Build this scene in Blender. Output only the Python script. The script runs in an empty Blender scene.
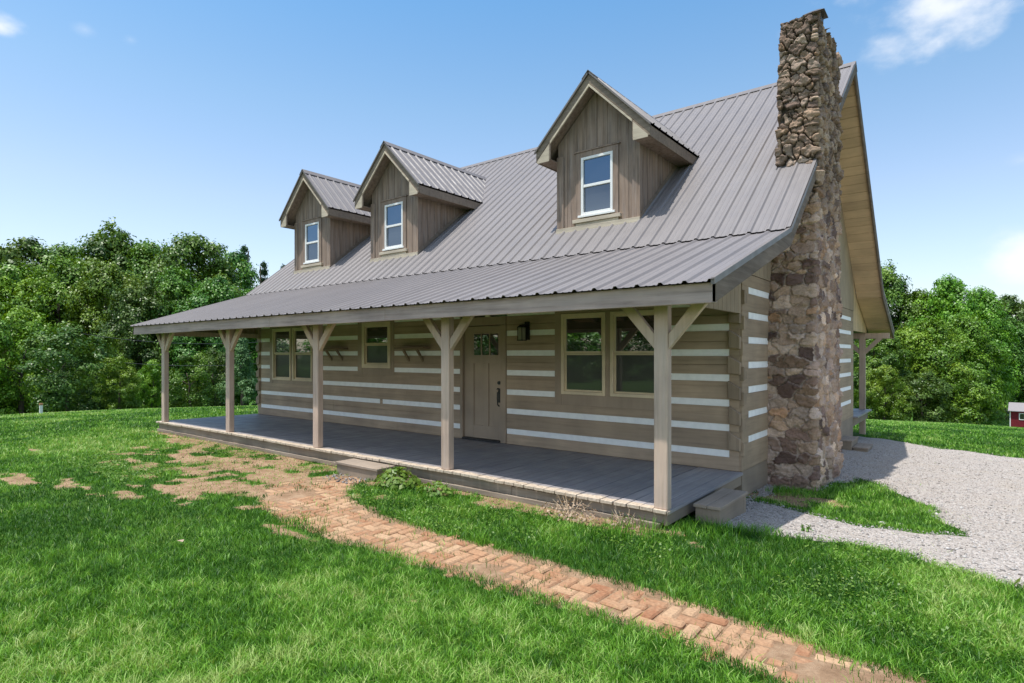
import bpy, math, random
import numpy as np
from mathutils import Vector
random.seed(7); RNG = np.random.default_rng(11)
SC = bpy.context.scene; COL = SC.collection
rad = math.radians

# ------------------------------------------------------------------ camera
CAM = np.array([2.439, -7.974, 1.5475]); YAW = 0.66866; FPX = 587.52; HOR = 354.6
FW = np.array([-math.sin(YAW), math.cos(YAW), 0]); RT = np.array([math.cos(YAW), math.sin(YAW), 0])
cam = bpy.data.cameras.new('camera'); co = bpy.data.objects.new('camera', cam); COL.objects.link(co)
co.location = CAM; co.rotation_euler = (rad(90), 0, YAW)
cam.sensor_width = 36; cam.lens = FPX * 36 / 1024; cam.shift_y = 13.08 / 1024
cam.clip_start = 0.05; cam.clip_end = 3000
SC.camera = co
def at(u, d):
    p = CAM + d * (FW + (u - 512) / FPX * RT); return float(p[0]), float(p[1])

# ------------------------------------------------------------------ numpy noise
def _hash(ix, iy, seed):
    h = (ix.astype(np.int64) * 374761393 + iy.astype(np.int64) * 668265263 + seed * 974711) & 0xffffffff
    h = ((h ^ (h >> 13)) * 1274126177) & 0xffffffff
    return ((h ^ (h >> 16)) & 0xffff) / 65535.0
def vnoise(x, y, seed=0):
    x = np.asarray(x, float); y = np.asarray(y, float)
    ix = np.floor(x); iy = np.floor(y); fx = x - ix; fy = y - iy
    fx = fx * fx * (3 - 2 * fx); fy = fy * fy * (3 - 2 * fy)
    a = _hash(ix, iy, seed); b = _hash(ix + 1, iy, seed); c = _hash(ix, iy + 1, seed); d = _hash(ix + 1, iy + 1, seed)
    return a + (b - a) * fx + (c - a) * fy + (a - b - c + d) * fx * fy
def fbm(x, y, seed=0, o=4):
    s = 0; w = 0.5; t = 0
    for k in range(o):
        s = s + w * vnoise(np.asarray(x) * 2 ** k, np.asarray(y) * 2 ** k, seed + k * 17); t += w; w *= 0.5
    return s / t
def sstep(a, b, x):
    t = np.clip((x - a) / (b - a), 0, 1); return t * t * (3 - 2 * t)

# ------------------------------------------------------------------ terrain
_cp = [(0,-2.4,-.215),(-3,-2.5,-.215),(-6,-2.4,-.215),(-9,-2.4,-.22),(-12.35,-2.4,-.225),(-12.4,0,-.24),(-12.4,5,-.3),(-12.4,9,-.36),
  (.4,-1.9,-.225),(.5,-.9,-.28),(.5,.45,-.37),(.65,1.2,-.405),(.5,3.3,-.47),(.2,6,-.57),(.2,9,-.64),(0,11.3,-.715),(-6,12,-.6),
  (2,-1.5,-.27),(2.2,.5,-.38),(4,-2,-.3),(5,3,-.5),(3,8.5,-.68),(7,-6,-.3),(2.4,-8,-.25),(1,-5,-.235),(-2,-5,-.235),(-5,-5,-.235),(-8,-6,-.24),
  (-2,-9,-.25),(-8,-12,-.28),(2,-14,-.3),(-14,-7,-.28),(-17,-2,-.36),(-20,3,-.52),(-25,-8,-.7),
  (-22.3,-2,-.62),(-28.5,-.5,-.96),(-34.7,.9,-1.5),(-47,3.9,-3.0),(-59,6.9,-4.6),(-24.7,8.9,-1.1),(-33.7,14.5,-2.2),(-42,20,-3.5),(-40,-12,-2.2),
  (-15,14,-.95),(-18,25,-2.2),(-6,22,-1.3),(-8,35,-2.8),(1.8,15,-.92),(1.6,23.2,-1.55),(1.4,29.4,-2.05),(1.0,41.9,-3.15),(.7,54.4,-4.7),(0,75,-7.2),
  (9,12,-.95),(12,25,-1.9),(14,42,-3.5),(18,60,-5.6),(12,0,-.5),(25,5,-1.5),(25,-15,-.9),(10,-30,-.6),(-15,-30,-.6),(-35,-35,-1.4)]
_P = np.array(_cp, float)
def _U(r2): return r2 * np.log(r2 + 1e-9)
def _tps(P, lam=0.3):
    n = len(P); d2 = ((P[:, None, :2] - P[None, :, :2]) ** 2).sum(-1)
    A = np.zeros((n + 3, n + 3)); A[:n, :n] = _U(d2) * 0.01 + np.eye(n) * lam * 0.05
    A[:n, n] = 1; A[:n, n + 1:] = P[:, :2]; A[n, :n] = 1; A[n + 1:, :n] = P[:, :2].T
    return np.linalg.solve(A, np.r_[P[:, 2], 0, 0, 0])
_W = _tps(_P)
def ground(x, y):
    x = np.asarray(x, float); y = np.asarray(y, float); sh = x.shape; x = x.ravel(); y = y.ravel()
    z = _W[-3] + _W[-2] * x + _W[-1] * y
    for i in range(len(_P)):
        z = z + _W[i] * 0.01 * _U((x - _P[i, 0]) ** 2 + (y - _P[i, 1]) ** 2)
    r = np.hypot(x + 3, y - 3); t = sstep(45, 95, r)
    z = np.maximum(z * (1 - t) - 8.0 * t, -11)
    return z.reshape(sh)
def gz(x, y): return float(ground(np.array([x]), np.array([y]))[0])

def poly_sd(x, y, poly):   # signed distance, positive inside
    P = np.array(poly, float); x = np.asarray(x, float); y = np.asarray(y, float)
    d = np.full(x.shape, 1e9); ins = np.zeros(x.shape, bool); n = len(P)
    for i in range(n):
        a = P[i]; b = P[(i + 1) % n]; e = b - a; L = e @ e
        t = np.clip(((x - a[0]) * e[0] + (y - a[1]) * e[1]) / L, 0, 1)
        d = np.minimum(d, np.hypot(x - a[0] - t * e[0], y - a[1] - t * e[1]))
        c = ((a[1] > y) != (b[1] > y))
        with np.errstate(divide='ignore', invalid='ignore'):
            xi = a[0] + (y - a[1]) * e[0] / (e[1] if e[1] else 1e-12)
        ins ^= c & (x < xi)
    return np.where(ins, d, -d)
PATH = [(4.6, -4.6, 0.22), (3.2, -4.4, 0.24), (1.8, -4.32, 0.24), (0.95, -4.2, 0.23), (-0.55, -4.19, 0.26), (-1.7, -4.22, 0.3), (-2.9, -4.18, 0.34), (-3.9, -3.98, 0.45), (-4.5, -3.58, 0.47), (-4.58, -3.03, 0.39)]
def path_sd(x, y):
    d = np.full(np.shape(x), -1e9)
    for (ax, ay, ar), (bx, by, br) in zip(PATH[:-1], PATH[1:]):
        ex, ey = bx - ax, by - ay; t = np.clip(((x - ax) * ex + (y - ay) * ey) / (ex * ex + ey * ey), 0, 1)
        d = np.maximum(d, ar + (br - ar) * t - np.hypot(x - ax - t * ex, y - ay - t * ey))
    return d
GRAVEL = [(0,-1.95),(.38,-1.9),(.8,-1.78),(1.3,-1.62),(1.95,-1.55),(2.35,-1.68),(2.8,-1.95),(3.4,-2.4),(5,-3.2),(9,-4.2),(16,-4),(16,5),(9,7.5),(5,8.3),(3,8.8),(1.4,9.6),(.75,10.3),(-.1,10.4),(-.1,0.9),(.1,0.0),(.15,-.6),(0,-.9)]
ISLAND = [(.2,-.1),(.5,-.12),(.85,-.38),(1.5,-.72),(2.05,-.5),(2.3,-.2),(2.15,.7),(1.95,1.35),(1.7,1.9),(1.35,2.75),(.95,2.9),(.7,2.2),(.72,1.3),(.1,1.25)]
def gravel_sd(x, y):
    n = (fbm(np.asarray(x) * 2.3, np.asarray(y) * 2.3, 5) - .5) * .45
    a = poly_sd(x, y, GRAVEL) + n
    b = poly_sd(x, y, ISLAND) + n * .8
    return np.minimum(a, -b)
SOIL = [(-8.25,-5.8,.6,.13),(-7.0,-5.4,.5,.13),(-6.2,-5.1,.55,.12),(-5.8,-4.65,.6,.17),(-5.3,-4.15,.6,.3),(-5.7,-3.4,1.0,.4),(-6.9,-4.0,.7,.2),(-7.8,-3.4,.9,.25),(-6.3,-2.95,1.1,.3),
        (.45,.5,.5,.45),(-11.4,-4.9,.3,.07),(-.9,-2.7,1.1,.1),(-3.0,-4.75,.4,.06),(-9.6,-2.75,1.8,.15)]
def soil_mask(x, y):
    x = np.asarray(x, float); y = np.asarray(y, float); m = np.full(x.shape, -1.0)
    for cx, cy, rx, ry in SOIL:
        m = np.maximum(m, 1.25 - np.sqrt(((x - cx) / rx) ** 2 + ((y - cy) / ry) ** 2))
    front = np.where((x > -12.6) & (x < .2), 1 - np.abs(y + 2.5) / .2, -1)
    m = np.maximum(m, front)
    n = fbm(x * 4.5, y * 5.5, 31, 5) - .5; n2 = fbm(x * 1.3, y * 1.7, 33, 3) - .5
    a = sstep(-.1, .7, m + n * 3.4 + n2 * 1.2)
    q = 1.1 - np.sqrt(((x + 6.6) / 2.6) ** 2 + ((y + 3.5) / 1.15) ** 2)     # thin turf left of the step
    b = sstep(.0, .5, q * .8 + n * 4.5 - .12) * .75
    return np.maximum(a, b * (q > -.3))

# ------------------------------------------------------------------ object helpers
def tag(o, label=None, cat=None, group=None, kind=None):
    if label: o['label'] = label
    if cat: o['category'] = cat
    if group: o['group'] = group
    if kind: o['kind'] = kind
    return o
def empty(name, loc=(0, 0, 0), rz=0, parent=None):
    o = bpy.data.objects.new(name, None); COL.objects.link(o); o.location = loc; o.rotation_euler = (0, 0, rz)
    o.empty_display_size = .2
    if parent: o.parent = parent
    return o
class MB:
    def __init__(s): s.v = []; s.f = []; s.m = []; s.t = []
    def add(s, vs, fs, mat=0, tint=None):
        if tint is None: tint = random.random()
        b = len(s.v); s.v += [tuple(map(float, q)) for q in vs]; s.t += [tint] * len(vs)
        for f in fs: s.f.append(tuple(b + i for i in f)); s.m.append(mat)
        return s
    def hexa(s, p, mat=0, tint=None):   # 8 points: bottom loop, top loop
        return s.add(p, [(3,2,1,0),(4,5,6,7),(0,1,5,4),(1,2,6,5),(2,3,7,6),(3,0,4,7)], mat, tint)
    def box(s, x0, x1, y0, y1, z0, z1, mat=0, tint=None):
        return s.hexa([(x0,y0,z0),(x1,y0,z0),(x1,y1,z0),(x0,y1,z0),(x0,y0,z1),(x1,y0,z1),(x1,y1,z1),(x0,y1,z1)], mat, tint)
    def beam(s, a, b, w, h, up=(0,0,1), mat=0, tint=None):
        a = Vector(a); b = Vector(b); d = (b - a).normalized(); sd = d.cross(Vector(up)).normalized(); u = sd.cross(d)
        q = []
        for p in (a, b):
            for i, j in ((-1,-1),(1,-1),(1,1),(-1,1)): q.append(p + sd * (i * w / 2) + u * (j * h / 2))
        return s.hexa(q, mat, tint)
    def prism(s, pts, ax, a0, a1, mat=0, tint=None):   # pts 2D polygon extruded along axis ax (0 x, 1 y, 2 z)
        def mk(p, a):
            return ((a, p[0], p[1]), (p[0], a, p[1]), (p[0], p[1], a))[ax]
        n = len(pts); vs = [mk(p, a0) for p in pts] + [mk(p, a1) for p in pts]
        fs = [tuple(range(n))[::-1], tuple(range(n, 2 * n))] + [(i, (i + 1) % n, n + (i + 1) % n, n + i) for i in range(n)]
        return s.add(vs, fs, mat, tint)
    def tube(s, pts, rs, n=7, mat=0, tint=None):
        rings = []; vs = []; fs = []
        for i, p in enumerate(pts):
            p = Vector(p); d = (Vector(pts[min(i + 1, len(pts) - 1)]) - Vector(pts[max(i - 1, 0)])).normalized()
            ref = Vector((1, 0, 0)) if abs(d.x) < .8 else Vector((0, 1, 0))
            a = d.cross(ref).normalized(); b = d.cross(a)
            for k in range(n):
                t = 2 * math.pi * k / n; vs.append(p + (a * math.cos(t) + b * math.sin(t)) * rs[i])
        for i in range(len(pts) - 1):
            for k in range(n):
                fs.append((i * n + k, i * n + (k + 1) % n, (i + 1) * n + (k + 1) % n, (i + 1) * n + k))
        fs.append(tuple(range(n))[::-1]); fs.append(tuple(range((len(pts) - 1) * n, len(pts) * n)))
        return s.add(vs, fs, mat, tint)
    def build(s, name, mats, parent=None, bevel=0, smooth=False, loc=None):
        me = bpy.data.meshes.new(name); me.from_pydata(s.v, [], s.f)
        for m in (mats if isinstance(mats, (list, tuple)) else [mats]): me.materials.append(m)
        me.polygons.foreach_set('material_index', s.m)
        if smooth: me.polygons.foreach_set('use_smooth', [True] * len(s.f))
        a = me.attributes.new('tint', 'FLOAT', 'POINT'); a.data.foreach_set('value', np.array(s.t, np.float32))
        me.update()
        import bmesh
        bm = bmesh.new(); bm.from_mesh(me); bmesh.ops.recalc_face_normals(bm, faces=bm.faces); bm.to_mesh(me); bm.free()
        o = bpy.data.objects.new(name, me); COL.objects.link(o)
        if parent: o.parent = parent
        if loc is not None: o.location = loc
        if bevel:
            b = o.modifiers.new('bevel', 'BEVEL'); b.width = bevel; b.segments = 1; b.limit_method = 'ANGLE'; b.angle_limit = rad(50)
        return o
def np_mesh(name, V, F, mats, tint=None, col=None, parent=None, smooth=False):
    """V (n,3), F (m,3 or 4) arrays or list of such arrays"""
    me = bpy.data.meshes.new(name); Fs = F if isinstance(F, list) else [F]
    me.vertices.add(len(V)); me.vertices.foreach_set('co', np.ascontiguousarray(V, np.float32).ravel())
    nl = sum(f.size for f in Fs); npoly = sum(len(f) for f in Fs)
    me.loops.add(nl); me.polygons.add(npoly)
    me.loops.foreach_set('vertex_index', np.concatenate([f.ravel() for f in Fs]).astype(np.int32))
    tot = np.concatenate([np.full(len(f), f.shape[1]) for f in Fs]); st = np.r_[0, np.cumsum(tot)[:-1]]
    me.polygons.foreach_set('loop_start', st.astype(np.int32))
    if smooth: me.polygons.foreach_set('use_smooth', np.ones(npoly, bool))
    for m in (mats if isinstance(mats, (list, tuple)) else [mats]): me.materials.append(m)
    if tint is not None:
        a = me.attributes.new('tint', 'FLOAT', 'POINT'); a.data.foreach_set('value', np.asarray(tint, np.float32))
    if col is not None:
        a = me.attributes.new('col', 'FLOAT_COLOR', 'POINT'); a.data.foreach_set('color', np.c_[col, np.ones(len(col))].astype(np.float32).ravel())
    me.update(calc_edges=True); me.validate()
    o = bpy.data.objects.new(name, me); COL.objects.link(o)
    if parent: o.parent = parent
    return o

# ------------------------------------------------------------------ materials
class NT:
    def __init__(s, name, rough=.7, spec=.3):
        s.m = bpy.data.materials.new(name); s.m.use_nodes = True; s.t = s.m.node_tree; s.n = s.t.nodes
        s.b = s.n['Principled BSDF']; s.b.inputs['Roughness'].default_value = rough; s.b.inputs['Specular IOR Level'].default_value = spec
        s.out = s.n['Material Output']; s._tc = None
    def link(s, a, b): s.t.links.new(a, b)
    def node(s, k, **kw):
        n = s.n.new(k)
        for q, v in kw.items(): setattr(n, q, v)
        return n
    def obj(s):
        if not s._tc: s._tc = s.node('ShaderNodeTexCoord')
        return s._tc.outputs['Object']
    def mapping(s, scale, src=None):
        m = s.node('ShaderNodeMapping'); m.inputs['Scale'].default_value = scale; s.link(src or s.obj(), m.inputs['Vector']); return m.outputs[0]
    def noise(s, scale, detail=4, vec=None, rough=.55):
        n = s.node('ShaderNodeTexNoise'); n.inputs['Scale'].default_value = scale; n.inputs['Detail'].default_value = detail; n.inputs['Roughness'].default_value = rough
        s.link(vec or s.obj(), n.inputs['Vector']); return n.outputs['Fac']
    def ramp(s, fac, stops):
        r = s.node('ShaderNodeValToRGB'); e = r.color_ramp.elements
        while len(e) < len(stops): e.new(.5)
        for i, (p, c) in enumerate(stops): e[i].position = p; e[i].color = (*c, 1) if len(c) == 3 else c
        s.link(fac, r.inputs[0]); return r.outputs[0]
    def mix(s, fac, a, b, mode='MIX'):
        m = s.node('ShaderNodeMix', data_type='RGBA', blend_type=mode)
        for sock, v in ((m.inputs[0], fac), (m.inputs[6], a), (m.inputs[7], b)):
            if isinstance(v, (int, float)): sock.default_value = v
            elif isinstance(v, tuple): sock.default_value = (*v, 1)
            else: s.link(v, sock)
        return m.outputs[2]
    def attr(s, name, col=False):
        a = s.node('ShaderNodeAttribute', attribute_name=name); return a.outputs['Color' if col else 'Fac']
    def math(s, op, a, b=None):
        m = s.node('ShaderNodeMath', operation=op)
        for i, v in enumerate((a, b)):
            if v is None: continue
            if isinstance(v, (int, float)): m.inputs[i].default_value = v
            else: s.link(v, m.inputs[i])
        return m.outputs[0]
    def base(s, c):
        if isinstance(c, tuple): s.b.inputs['Base Color'].default_value = (*c, 1)
        else: s.link(c, s.b.inputs['Base Color'])
    def bump(s, h, strength=.3, dist=.01):
        b = s.node('ShaderNodeBump'); b.inputs['Strength'].default_value = strength; b.inputs['Distance'].default_value = dist
        s.link(h, b.inputs['Height']); s.link(b.outputs[0], s.b.inputs['Normal']); return b
def mul(c, k): return tuple(min(1, q * k) for q in c)

def wood(name, c, axis=0, var=.25, rough=.75, grain=.35, weather=None, spec=.25):
    t = NT(name, rough, spec); sc = [22, 22, 22]; sc[axis] = 1.2
    g = t.noise(1.0, 6, t.mapping(tuple(sc)), .65)
    big = t.noise(1.3, 4)
    c1 = t.ramp(g, [(.25, mul(c, 1 - grain)), (.5, c), (.8, mul(c, 1 + grain * .6))])
    tn = t.attr('tint')
    k = t.math('ADD', t.math('MULTIPLY', tn, var), 1 - var / 2)
    cc = t.mix(1.0, c1, (1, 1, 1), 'MULTIPLY')
    hsv = t.node('ShaderNodeHueSaturation'); t.link(c1, hsv.inputs['Color']); t.link(k, hsv.inputs['Value'])
    o = hsv.outputs[0]
    if weather:
        w = t.ramp(t.noise(1.0, 7, t.mapping(tuple(.9 if i == axis else 14 for i in range(3))), .7), [(.45, (0, 0, 0)), (.75, (.75, .75, .75))])
        o = t.mix(w, o, weather)
    st = t.ramp(big, [(.3, (.76, .76, .77)), (.65, (1.08, 1.07, 1.05))])
    o = t.mix(1.0, o, st, 'MULTIPLY')
    t.base(o); t.bump(g, .35, .006)
    return t.m
M = {}
TAUPE = (.40, .30, .21)
M['log'] = wood('painted_log', TAUPE, 0, .2, .72, .26)
M['log_y'] = wood('painted_log_side', (.36, .27, .185), 1, .2, .72, .26)
M['log_end'] = wood('log_end_grain', (.33, .248, .172), 2, .3, .75, .3)
M['siding'] = wood('vertical_siding', (.35, .27, .185), 2, .16, .75, .22)
M['siding_weathered'] = wood('weathered_siding', (.255, .185, .14), 2, .16, .8, .55, (.37, .31, .275))
M['post'] = wood('porch_post_wood', (.53, .40, .315), 2, .08, .8, .3, (.56, .45, .39))
M['brace'] = wood('brace_wood', (.52, .40, .305), 2, .1, .8, .22)
M['fascia'] = wood('weathered_fascia', (.41, .31, .275), 0, .1, .85, .5, (.49, .395, .36))
M['rake'] = wood('weathered_rake', (.165, .125, .096), 1, .1, .85, .45, (.26, .21, .17))
M['dormer_trim'] = wood('dormer_trim', (.215, .165, .125), 0, .12, .8, .35, (.31, .25, .2))
M['trim_light'] = wood('bleached_trim', (.5, .43, .33), 0, .1, .85, .35, (.36, .3, .24))
M['soffit'] = wood('tan_soffit', (.60, .44, .275), 0, .16, .75, .15)
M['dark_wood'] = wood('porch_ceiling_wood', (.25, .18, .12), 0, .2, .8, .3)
M['sand_frame'] = wood('almond_window_frame', (.70, .575, .395), 2, .03, .5, .05)
M['door'] = wood('painted_door', (.37, .285, .21), 2, .02, .5, .06)
M['casing'] = wood('door_casing', (.36, .275, .2), 2, .06, .6, .1)
M['step'] = wood('painted_step', (.29, .232, .18), 1, .1, .75, .2, (.35, .29, .24))
M['foundation'] = wood('painted_foundation', (.275, .22, .165), 1, .1, .8, .12)

t = NT('deck_boards', .42, .45)
g = t.noise(1.0, 5, t.mapping((24, 1.4, 24)), .6)
c1 = t.ramp(g, [(.25, (.19, .176, .178)), (.6, (.27, .25, .25)), (.85, (.35, .325, .318))])
hsv = t.node('ShaderNodeHueSaturation'); t.link(c1, hsv.inputs['Color']); t.link(t.math('ADD', t.math('MULTIPLY', t.attr('tint'), .35), .8), hsv.inputs['Value'])
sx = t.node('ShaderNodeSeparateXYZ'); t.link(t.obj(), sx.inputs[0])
worn_sunlit = t.math('ADD', t.math('MULTIPLY', t.math('ADD', sx.outputs['Y'], 2.30), -9.0), t.math('MULTIPLY', t.math('SUBTRACT', t.noise(7, 5), .5), 1.6))
wr = t.ramp(worn_sunlit, [(.0, (0, 0, 0)), (.45, (1, 1, 1))])
t.base(t.mix(wr, hsv.outputs[0], t.ramp(t.noise(30, 4), [(.3, (.36, .285, .21)), (.7, (.60, .50, .39))])))  # front-edge wear, colour paled further to paint in the sunlit strip
t.link(t.ramp(t.noise(3, 4), [(.3, (.35,) * 3), (.7, (.6,) * 3)]), t.b.inputs['Roughness'])
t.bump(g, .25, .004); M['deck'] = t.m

t = NT('white_chinking', .8, .2)
n = t.noise(9, 5); t.base(t.ramp(n, [(.25, (.80, .795, .78)), (.6, (.90, .895, .875))])); t.bump(t.noise(40, 4), .3, .004); M['chink'] = t.m

def metal(name, c, rough=.42):
    t = NT(name, rough, .35); t.b.inputs['Metallic'].default_value = .0
    n = t.noise(.6, 5); n2 = t.noise(18, 4, t.mapping((1, .06, .06)))
    o = t.ramp(n, [(.3, mul(c, .9)), (.7, mul(c, 1.08))])
    o = t.mix(.35, o, t.ramp(n2, [(.3, mul(c, .8)), (.7, mul(c, 1.15))]))
    t.base(o); t.link(t.ramp(t.noise(5, 4), [(.3, (rough - .06,) * 3), (.7, (rough + .1,) * 3)]), t.b.inputs['Roughness']); return t.m
M['roof'] = metal('ribbed_metal_roof', (.17, .155, .152), .48)
M['roof_trim'] = metal('roof_trim_metal', (.16, .14, .128), .45)
M['black'] = NT('black_metal', .4, .5).m; M['black'].node_tree.nodes['Principled BSDF'].inputs['Base Color'].default_value = (.012, .012, .012, 1)
M['steel'] = metal('flue_metal', (.07, .062, .058), .5)
t = NT('white_vinyl', .45, .4); t.base((.74, .73, .70)); M['vinyl'] = t.m
def glass(name, dark, gl, rough=.015, gc=(.95, .98, 1, 1)):
    t = NT(name, .3, .5); t.base(dark)
    g = t.node('ShaderNodeBsdfGlossy'); g.inputs['Roughness'].default_value = rough; g.inputs['Color'].default_value = gc
    lw = t.node('ShaderNodeLayerWeight'); lw.inputs['Blend'].default_value = .35
    f = t.math('ADD', t.math('MULTIPLY', lw.outputs['Fresnel'], .6), gl)
    w = t.noise(1.1, 2); b = t.node('ShaderNodeBump'); b.inputs['Strength'].default_value = .04; b.inputs['Distance'].default_value = .02; t.link(w, b.inputs['Height']); t.link(b.outputs[0], g.inputs['Normal'])
    mx = t.node('ShaderNodeMixShader'); t.link(f, mx.inputs[0]); t.link(t.b.outputs[0], mx.inputs[1]); t.link(g.outputs[0], mx.inputs[2]); t.link(mx.outputs[0], t.out.inputs[0])
    return t.m
M['glass'] = glass('window_glass', (.012, .013, .012), .30)
M['blue_glass'] = glass('dormer_glass', (.01, .014, .018), .13, .015, (.34, .66, 1, 1))
M['blue_screen'] = glass('dormer_screened_glass', (.025, .03, .038), .06, .08, (.55, .75, 1, 1))
M['screen'] = glass('screened_glass', (.026, .024, .021), .035, .03)
M['door_glass'] = glass('door_glass', (.012, .014, .01), .26)
t = NT('lantern_glass', .1, .5); t.base((.34, .33, .25)); t.b.inputs['Alpha'].default_value = .8; M['lantern_glass'] = t.m

t = NT('fieldstone', .85, .25)
v = t.noise(38, 7, None, .75); a = t.attr('col', True)
o = t.mix(.75, a, t.ramp(v, [(.25, (.35,) * 3), (.5, (.95,) * 3), (.78, (1.45,) * 3)]), 'MULTIPLY')
o = t.mix(t.ramp(t.noise(9, 5), [(.62, (0, 0, 0)), (.75, (.5, .5, .5))]), o, (.36, .35, .31))
t.base(o); t.bump(v, .9, .018); M['stone'] = t.m
t = NT('mortar_cap', .9, .2); t.base(t.ramp(t.noise(14, 5), [(.3, (.2, .18, .16)), (.7, (.36, .33, .3))])); t.bump(t.noise(30, 5), .5, .01); M['mortar'] = t.m

t = NT('soil_and_turf', .95, .1)
soilc = t.ramp(t.noise(5.5, 7, None, .7), [(.25, (.15, .088, .05)), (.5, (.275, .178, .108)), (.75, (.39, .275, .18))])
grn = t.ramp(t.noise(1.2, 6), [(.3, (.03, .08, .008)), (.5, (.05, .12, .013)), (.7, (.085, .16, .025))])
fine = t.ramp(t.noise(38, 5, None, .75), [(.3, (.45,) * 3), (.7, (1.3,) * 3)])
grn = t.mix(.8, grn, fine, 'MULTIPLY')
k = t.math('ADD', t.attr('tint'), t.math('MULTIPLY', t.math('SUBTRACT', t.noise(16, 7, None, .75), .5), 1.3))
t.base(t.mix(t.ramp(k, [(.38, (0, 0, 0)), (.6, (1, 1, 1))]), grn, soilc)); t.bump(t.noise(30, 6, None, .7), .8, .03); M['ground'] = t.m

t = NT('pale_gravel', .9, .2)
vo = t.node('ShaderNodeTexVoronoi'); vo.inputs['Scale'].default_value = 62; t.link(t.obj(), vo.inputs['Vector'])
gc = t.ramp(vo.outputs['Color'], [(.1, (.23, .20, .178)), (.5, (.375, .335, .30)), (.9, (.52, .475, .435))])
dirt = t.ramp(t.noise(1.1, 6, None, .65), [(.47, (0, 0, 0)), (.72, (.7, .7, .7))])
t.base(t.mix(dirt, gc, (.37, .32, .265))); t.bump(vo.outputs['Distance'], .8, .02); M['gravel'] = t.m
t = NT('gravel_stone', .85, .25); t.base(t.ramp(t.attr('tint'), [(0, (.15, .135, .12)), (.45, (.31, .29, .27)), (1, (.5, .475, .455))])); M['pebble'] = t.m

t = NT('clay_brick', .9, .15)
bc = t.ramp(t.attr('tint'), [(0, (.25, .115, .06)), (.3, (.31, .165, .09)), (.6, (.36, .21, .12)), (1, (.42, .28, .17))])
o = t.mix(t.ramp(t.noise(5, 6, None, .7), [(.42, (0, 0, 0)), (.66, (.85,) * 3)]), bc, (.35, .225, .135))
o = t.mix(.6, o, t.ramp(t.noise(45, 5), [(.3, (.6,) * 3), (.7, (1.25,) * 3)]), 'MULTIPLY')
t.base(o); t.bump(t.noise(40, 5), .5, .006); M['brick'] = t.m

t = NT('grey_step_stone', .9, .2); t.base(t.ramp(t.attr('tint'), [(0, (.12, .105, .1)), (1, (.34, .31, .29))])); M['step_pebble'] = t.m

def leafmat(name, stops, rough=.45, trans=.18, hue=.0, spec=.35):
    t = NT(name, rough, spec); o = t.ramp(t.attr('tint'), stops)
    oi = t.node('ShaderNodeObjectInfo'); h = t.node('ShaderNodeHueSaturation')
    t.link(t.math('ADD', t.math('MULTIPLY', oi.outputs['Random'], .035 + hue), .480 - hue / 2), h.inputs['Hue'])
    t.link(t.math('ADD', t.math('MULTIPLY', oi.outputs['Random'], .45), .85), h.inputs['Value']); h.inputs['Saturation'].default_value = 1.06; t.link(o, h.inputs['Color'])
    t.base(h.outputs[0])
    tr = t.node('ShaderNodeBsdfTranslucent'); t.link(t.mix(1.0, h.outputs[0], (1.5, 1.35, .6), 'MULTIPLY'), tr.inputs['Color'])
    mx = t.node('ShaderNodeMixShader'); mx.inputs[0].default_value = trans
    t.link(t.b.outputs[0], mx.inputs[1]); t.link(tr.outputs[0], mx.inputs[2]); t.link(mx.outputs[0], t.out.inputs[0]); return t.m
M['leaf'] = leafmat('broad_leaves', [(0, (.038, .095, .014)), (.5, (.075, .165, .02)), (1, (.14, .24, .035))])
M['leaf_dark'] = leafmat('dark_leaves', [(0, (.034, .088, .018)), (.5, (.062, .14, .024)), (1, (.115, .205, .04))])
M['leaf_bright'] = leafmat('bright_leaves', [(0, (.055, .13, .014)), (.5, (.105, .21, .022)), (1, (.19, .3, .04))])
M['needle'] = leafmat('pine_needles', [(0, (.016, .042, .018)), (.5, (.028, .065, .027)), (1, (.05, .095, .04))], .6, .15)
M['cedar'] = leafmat('cedar_sprays', [(0, (.04, .085, .03)), (.5, (.075, .14, .05)), (1, (.13, .2, .08))], .6, .2)
M['grass'] = leafmat('grass_blades', [(0, (.022, .075, .006)), (.3, (.06, .155, .016)), (.6, (.145, .295, .036)), (.82, (.225, .385, .08)), (1, (.42, .41, .2))], .5, .22)
M['weed'] = leafmat('weed_leaves', [(0, (.06, .14, .02)), (.6, (.12, .23, .04)), (1, (.2, .3, .08))], .45, .35)
M['dry'] = leafmat('dry_stems', [(0, (.2, .14, .09)), (1, (.42, .33, .24))], .8, .1)
t = NT('bark', .9, .1); g = t.noise(1, 6, t.mapping((9, 9, 1.5)), .7); t.base(t.ramp(g, [(.3, (.05, .038, .028)), (.7, (.16, .13, .105))])); t.bump(g, .8, .03); M['bark'] = t.m

# ------------------------------------------------------------------ world + sun
SUNV = Vector((-.09, -.24, 1)).normalized()
w = bpy.data.worlds.new('World'); SC.world = w; w.use_nodes = True
wt = w.node_tree; wn = wt.nodes; bg = wn['Background']
sky = wn.new('ShaderNodeTexSky'); sky.sky_type = 'NISHITA'; sky.sun_disc = False
sky.sun_elevation = math.asin(SUNV.z); sky.sun_rotation = math.atan2(SUNV.x, SUNV.y) % (2 * math.pi)
sky.altitude = 200; sky.air_density = 1.0; sky.dust_density = 1.8; sky.ozone_density = 1.5
tc = wn.new('ShaderNodeTexCoord'); DIR = tc.outputs['Generated']
def wmath(op, a, b=None):
    m = wn.new('ShaderNodeMath'); m.operation = op
    for i, v in enumerate((a, b)):
        if v is None: continue
        if isinstance(v, (int, float)): m.inputs[i].default_value = v
        else: wt.links.new(v, m.inputs[i])
    return m.outputs[0]
def wdot(v):
    m = wn.new('ShaderNodeVectorMath'); m.operation = 'DOT_PRODUCT'; wt.links.new(DIR, m.inputs[0]); m.inputs[1].default_value = tuple(v); return m.outputs['Value']
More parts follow.
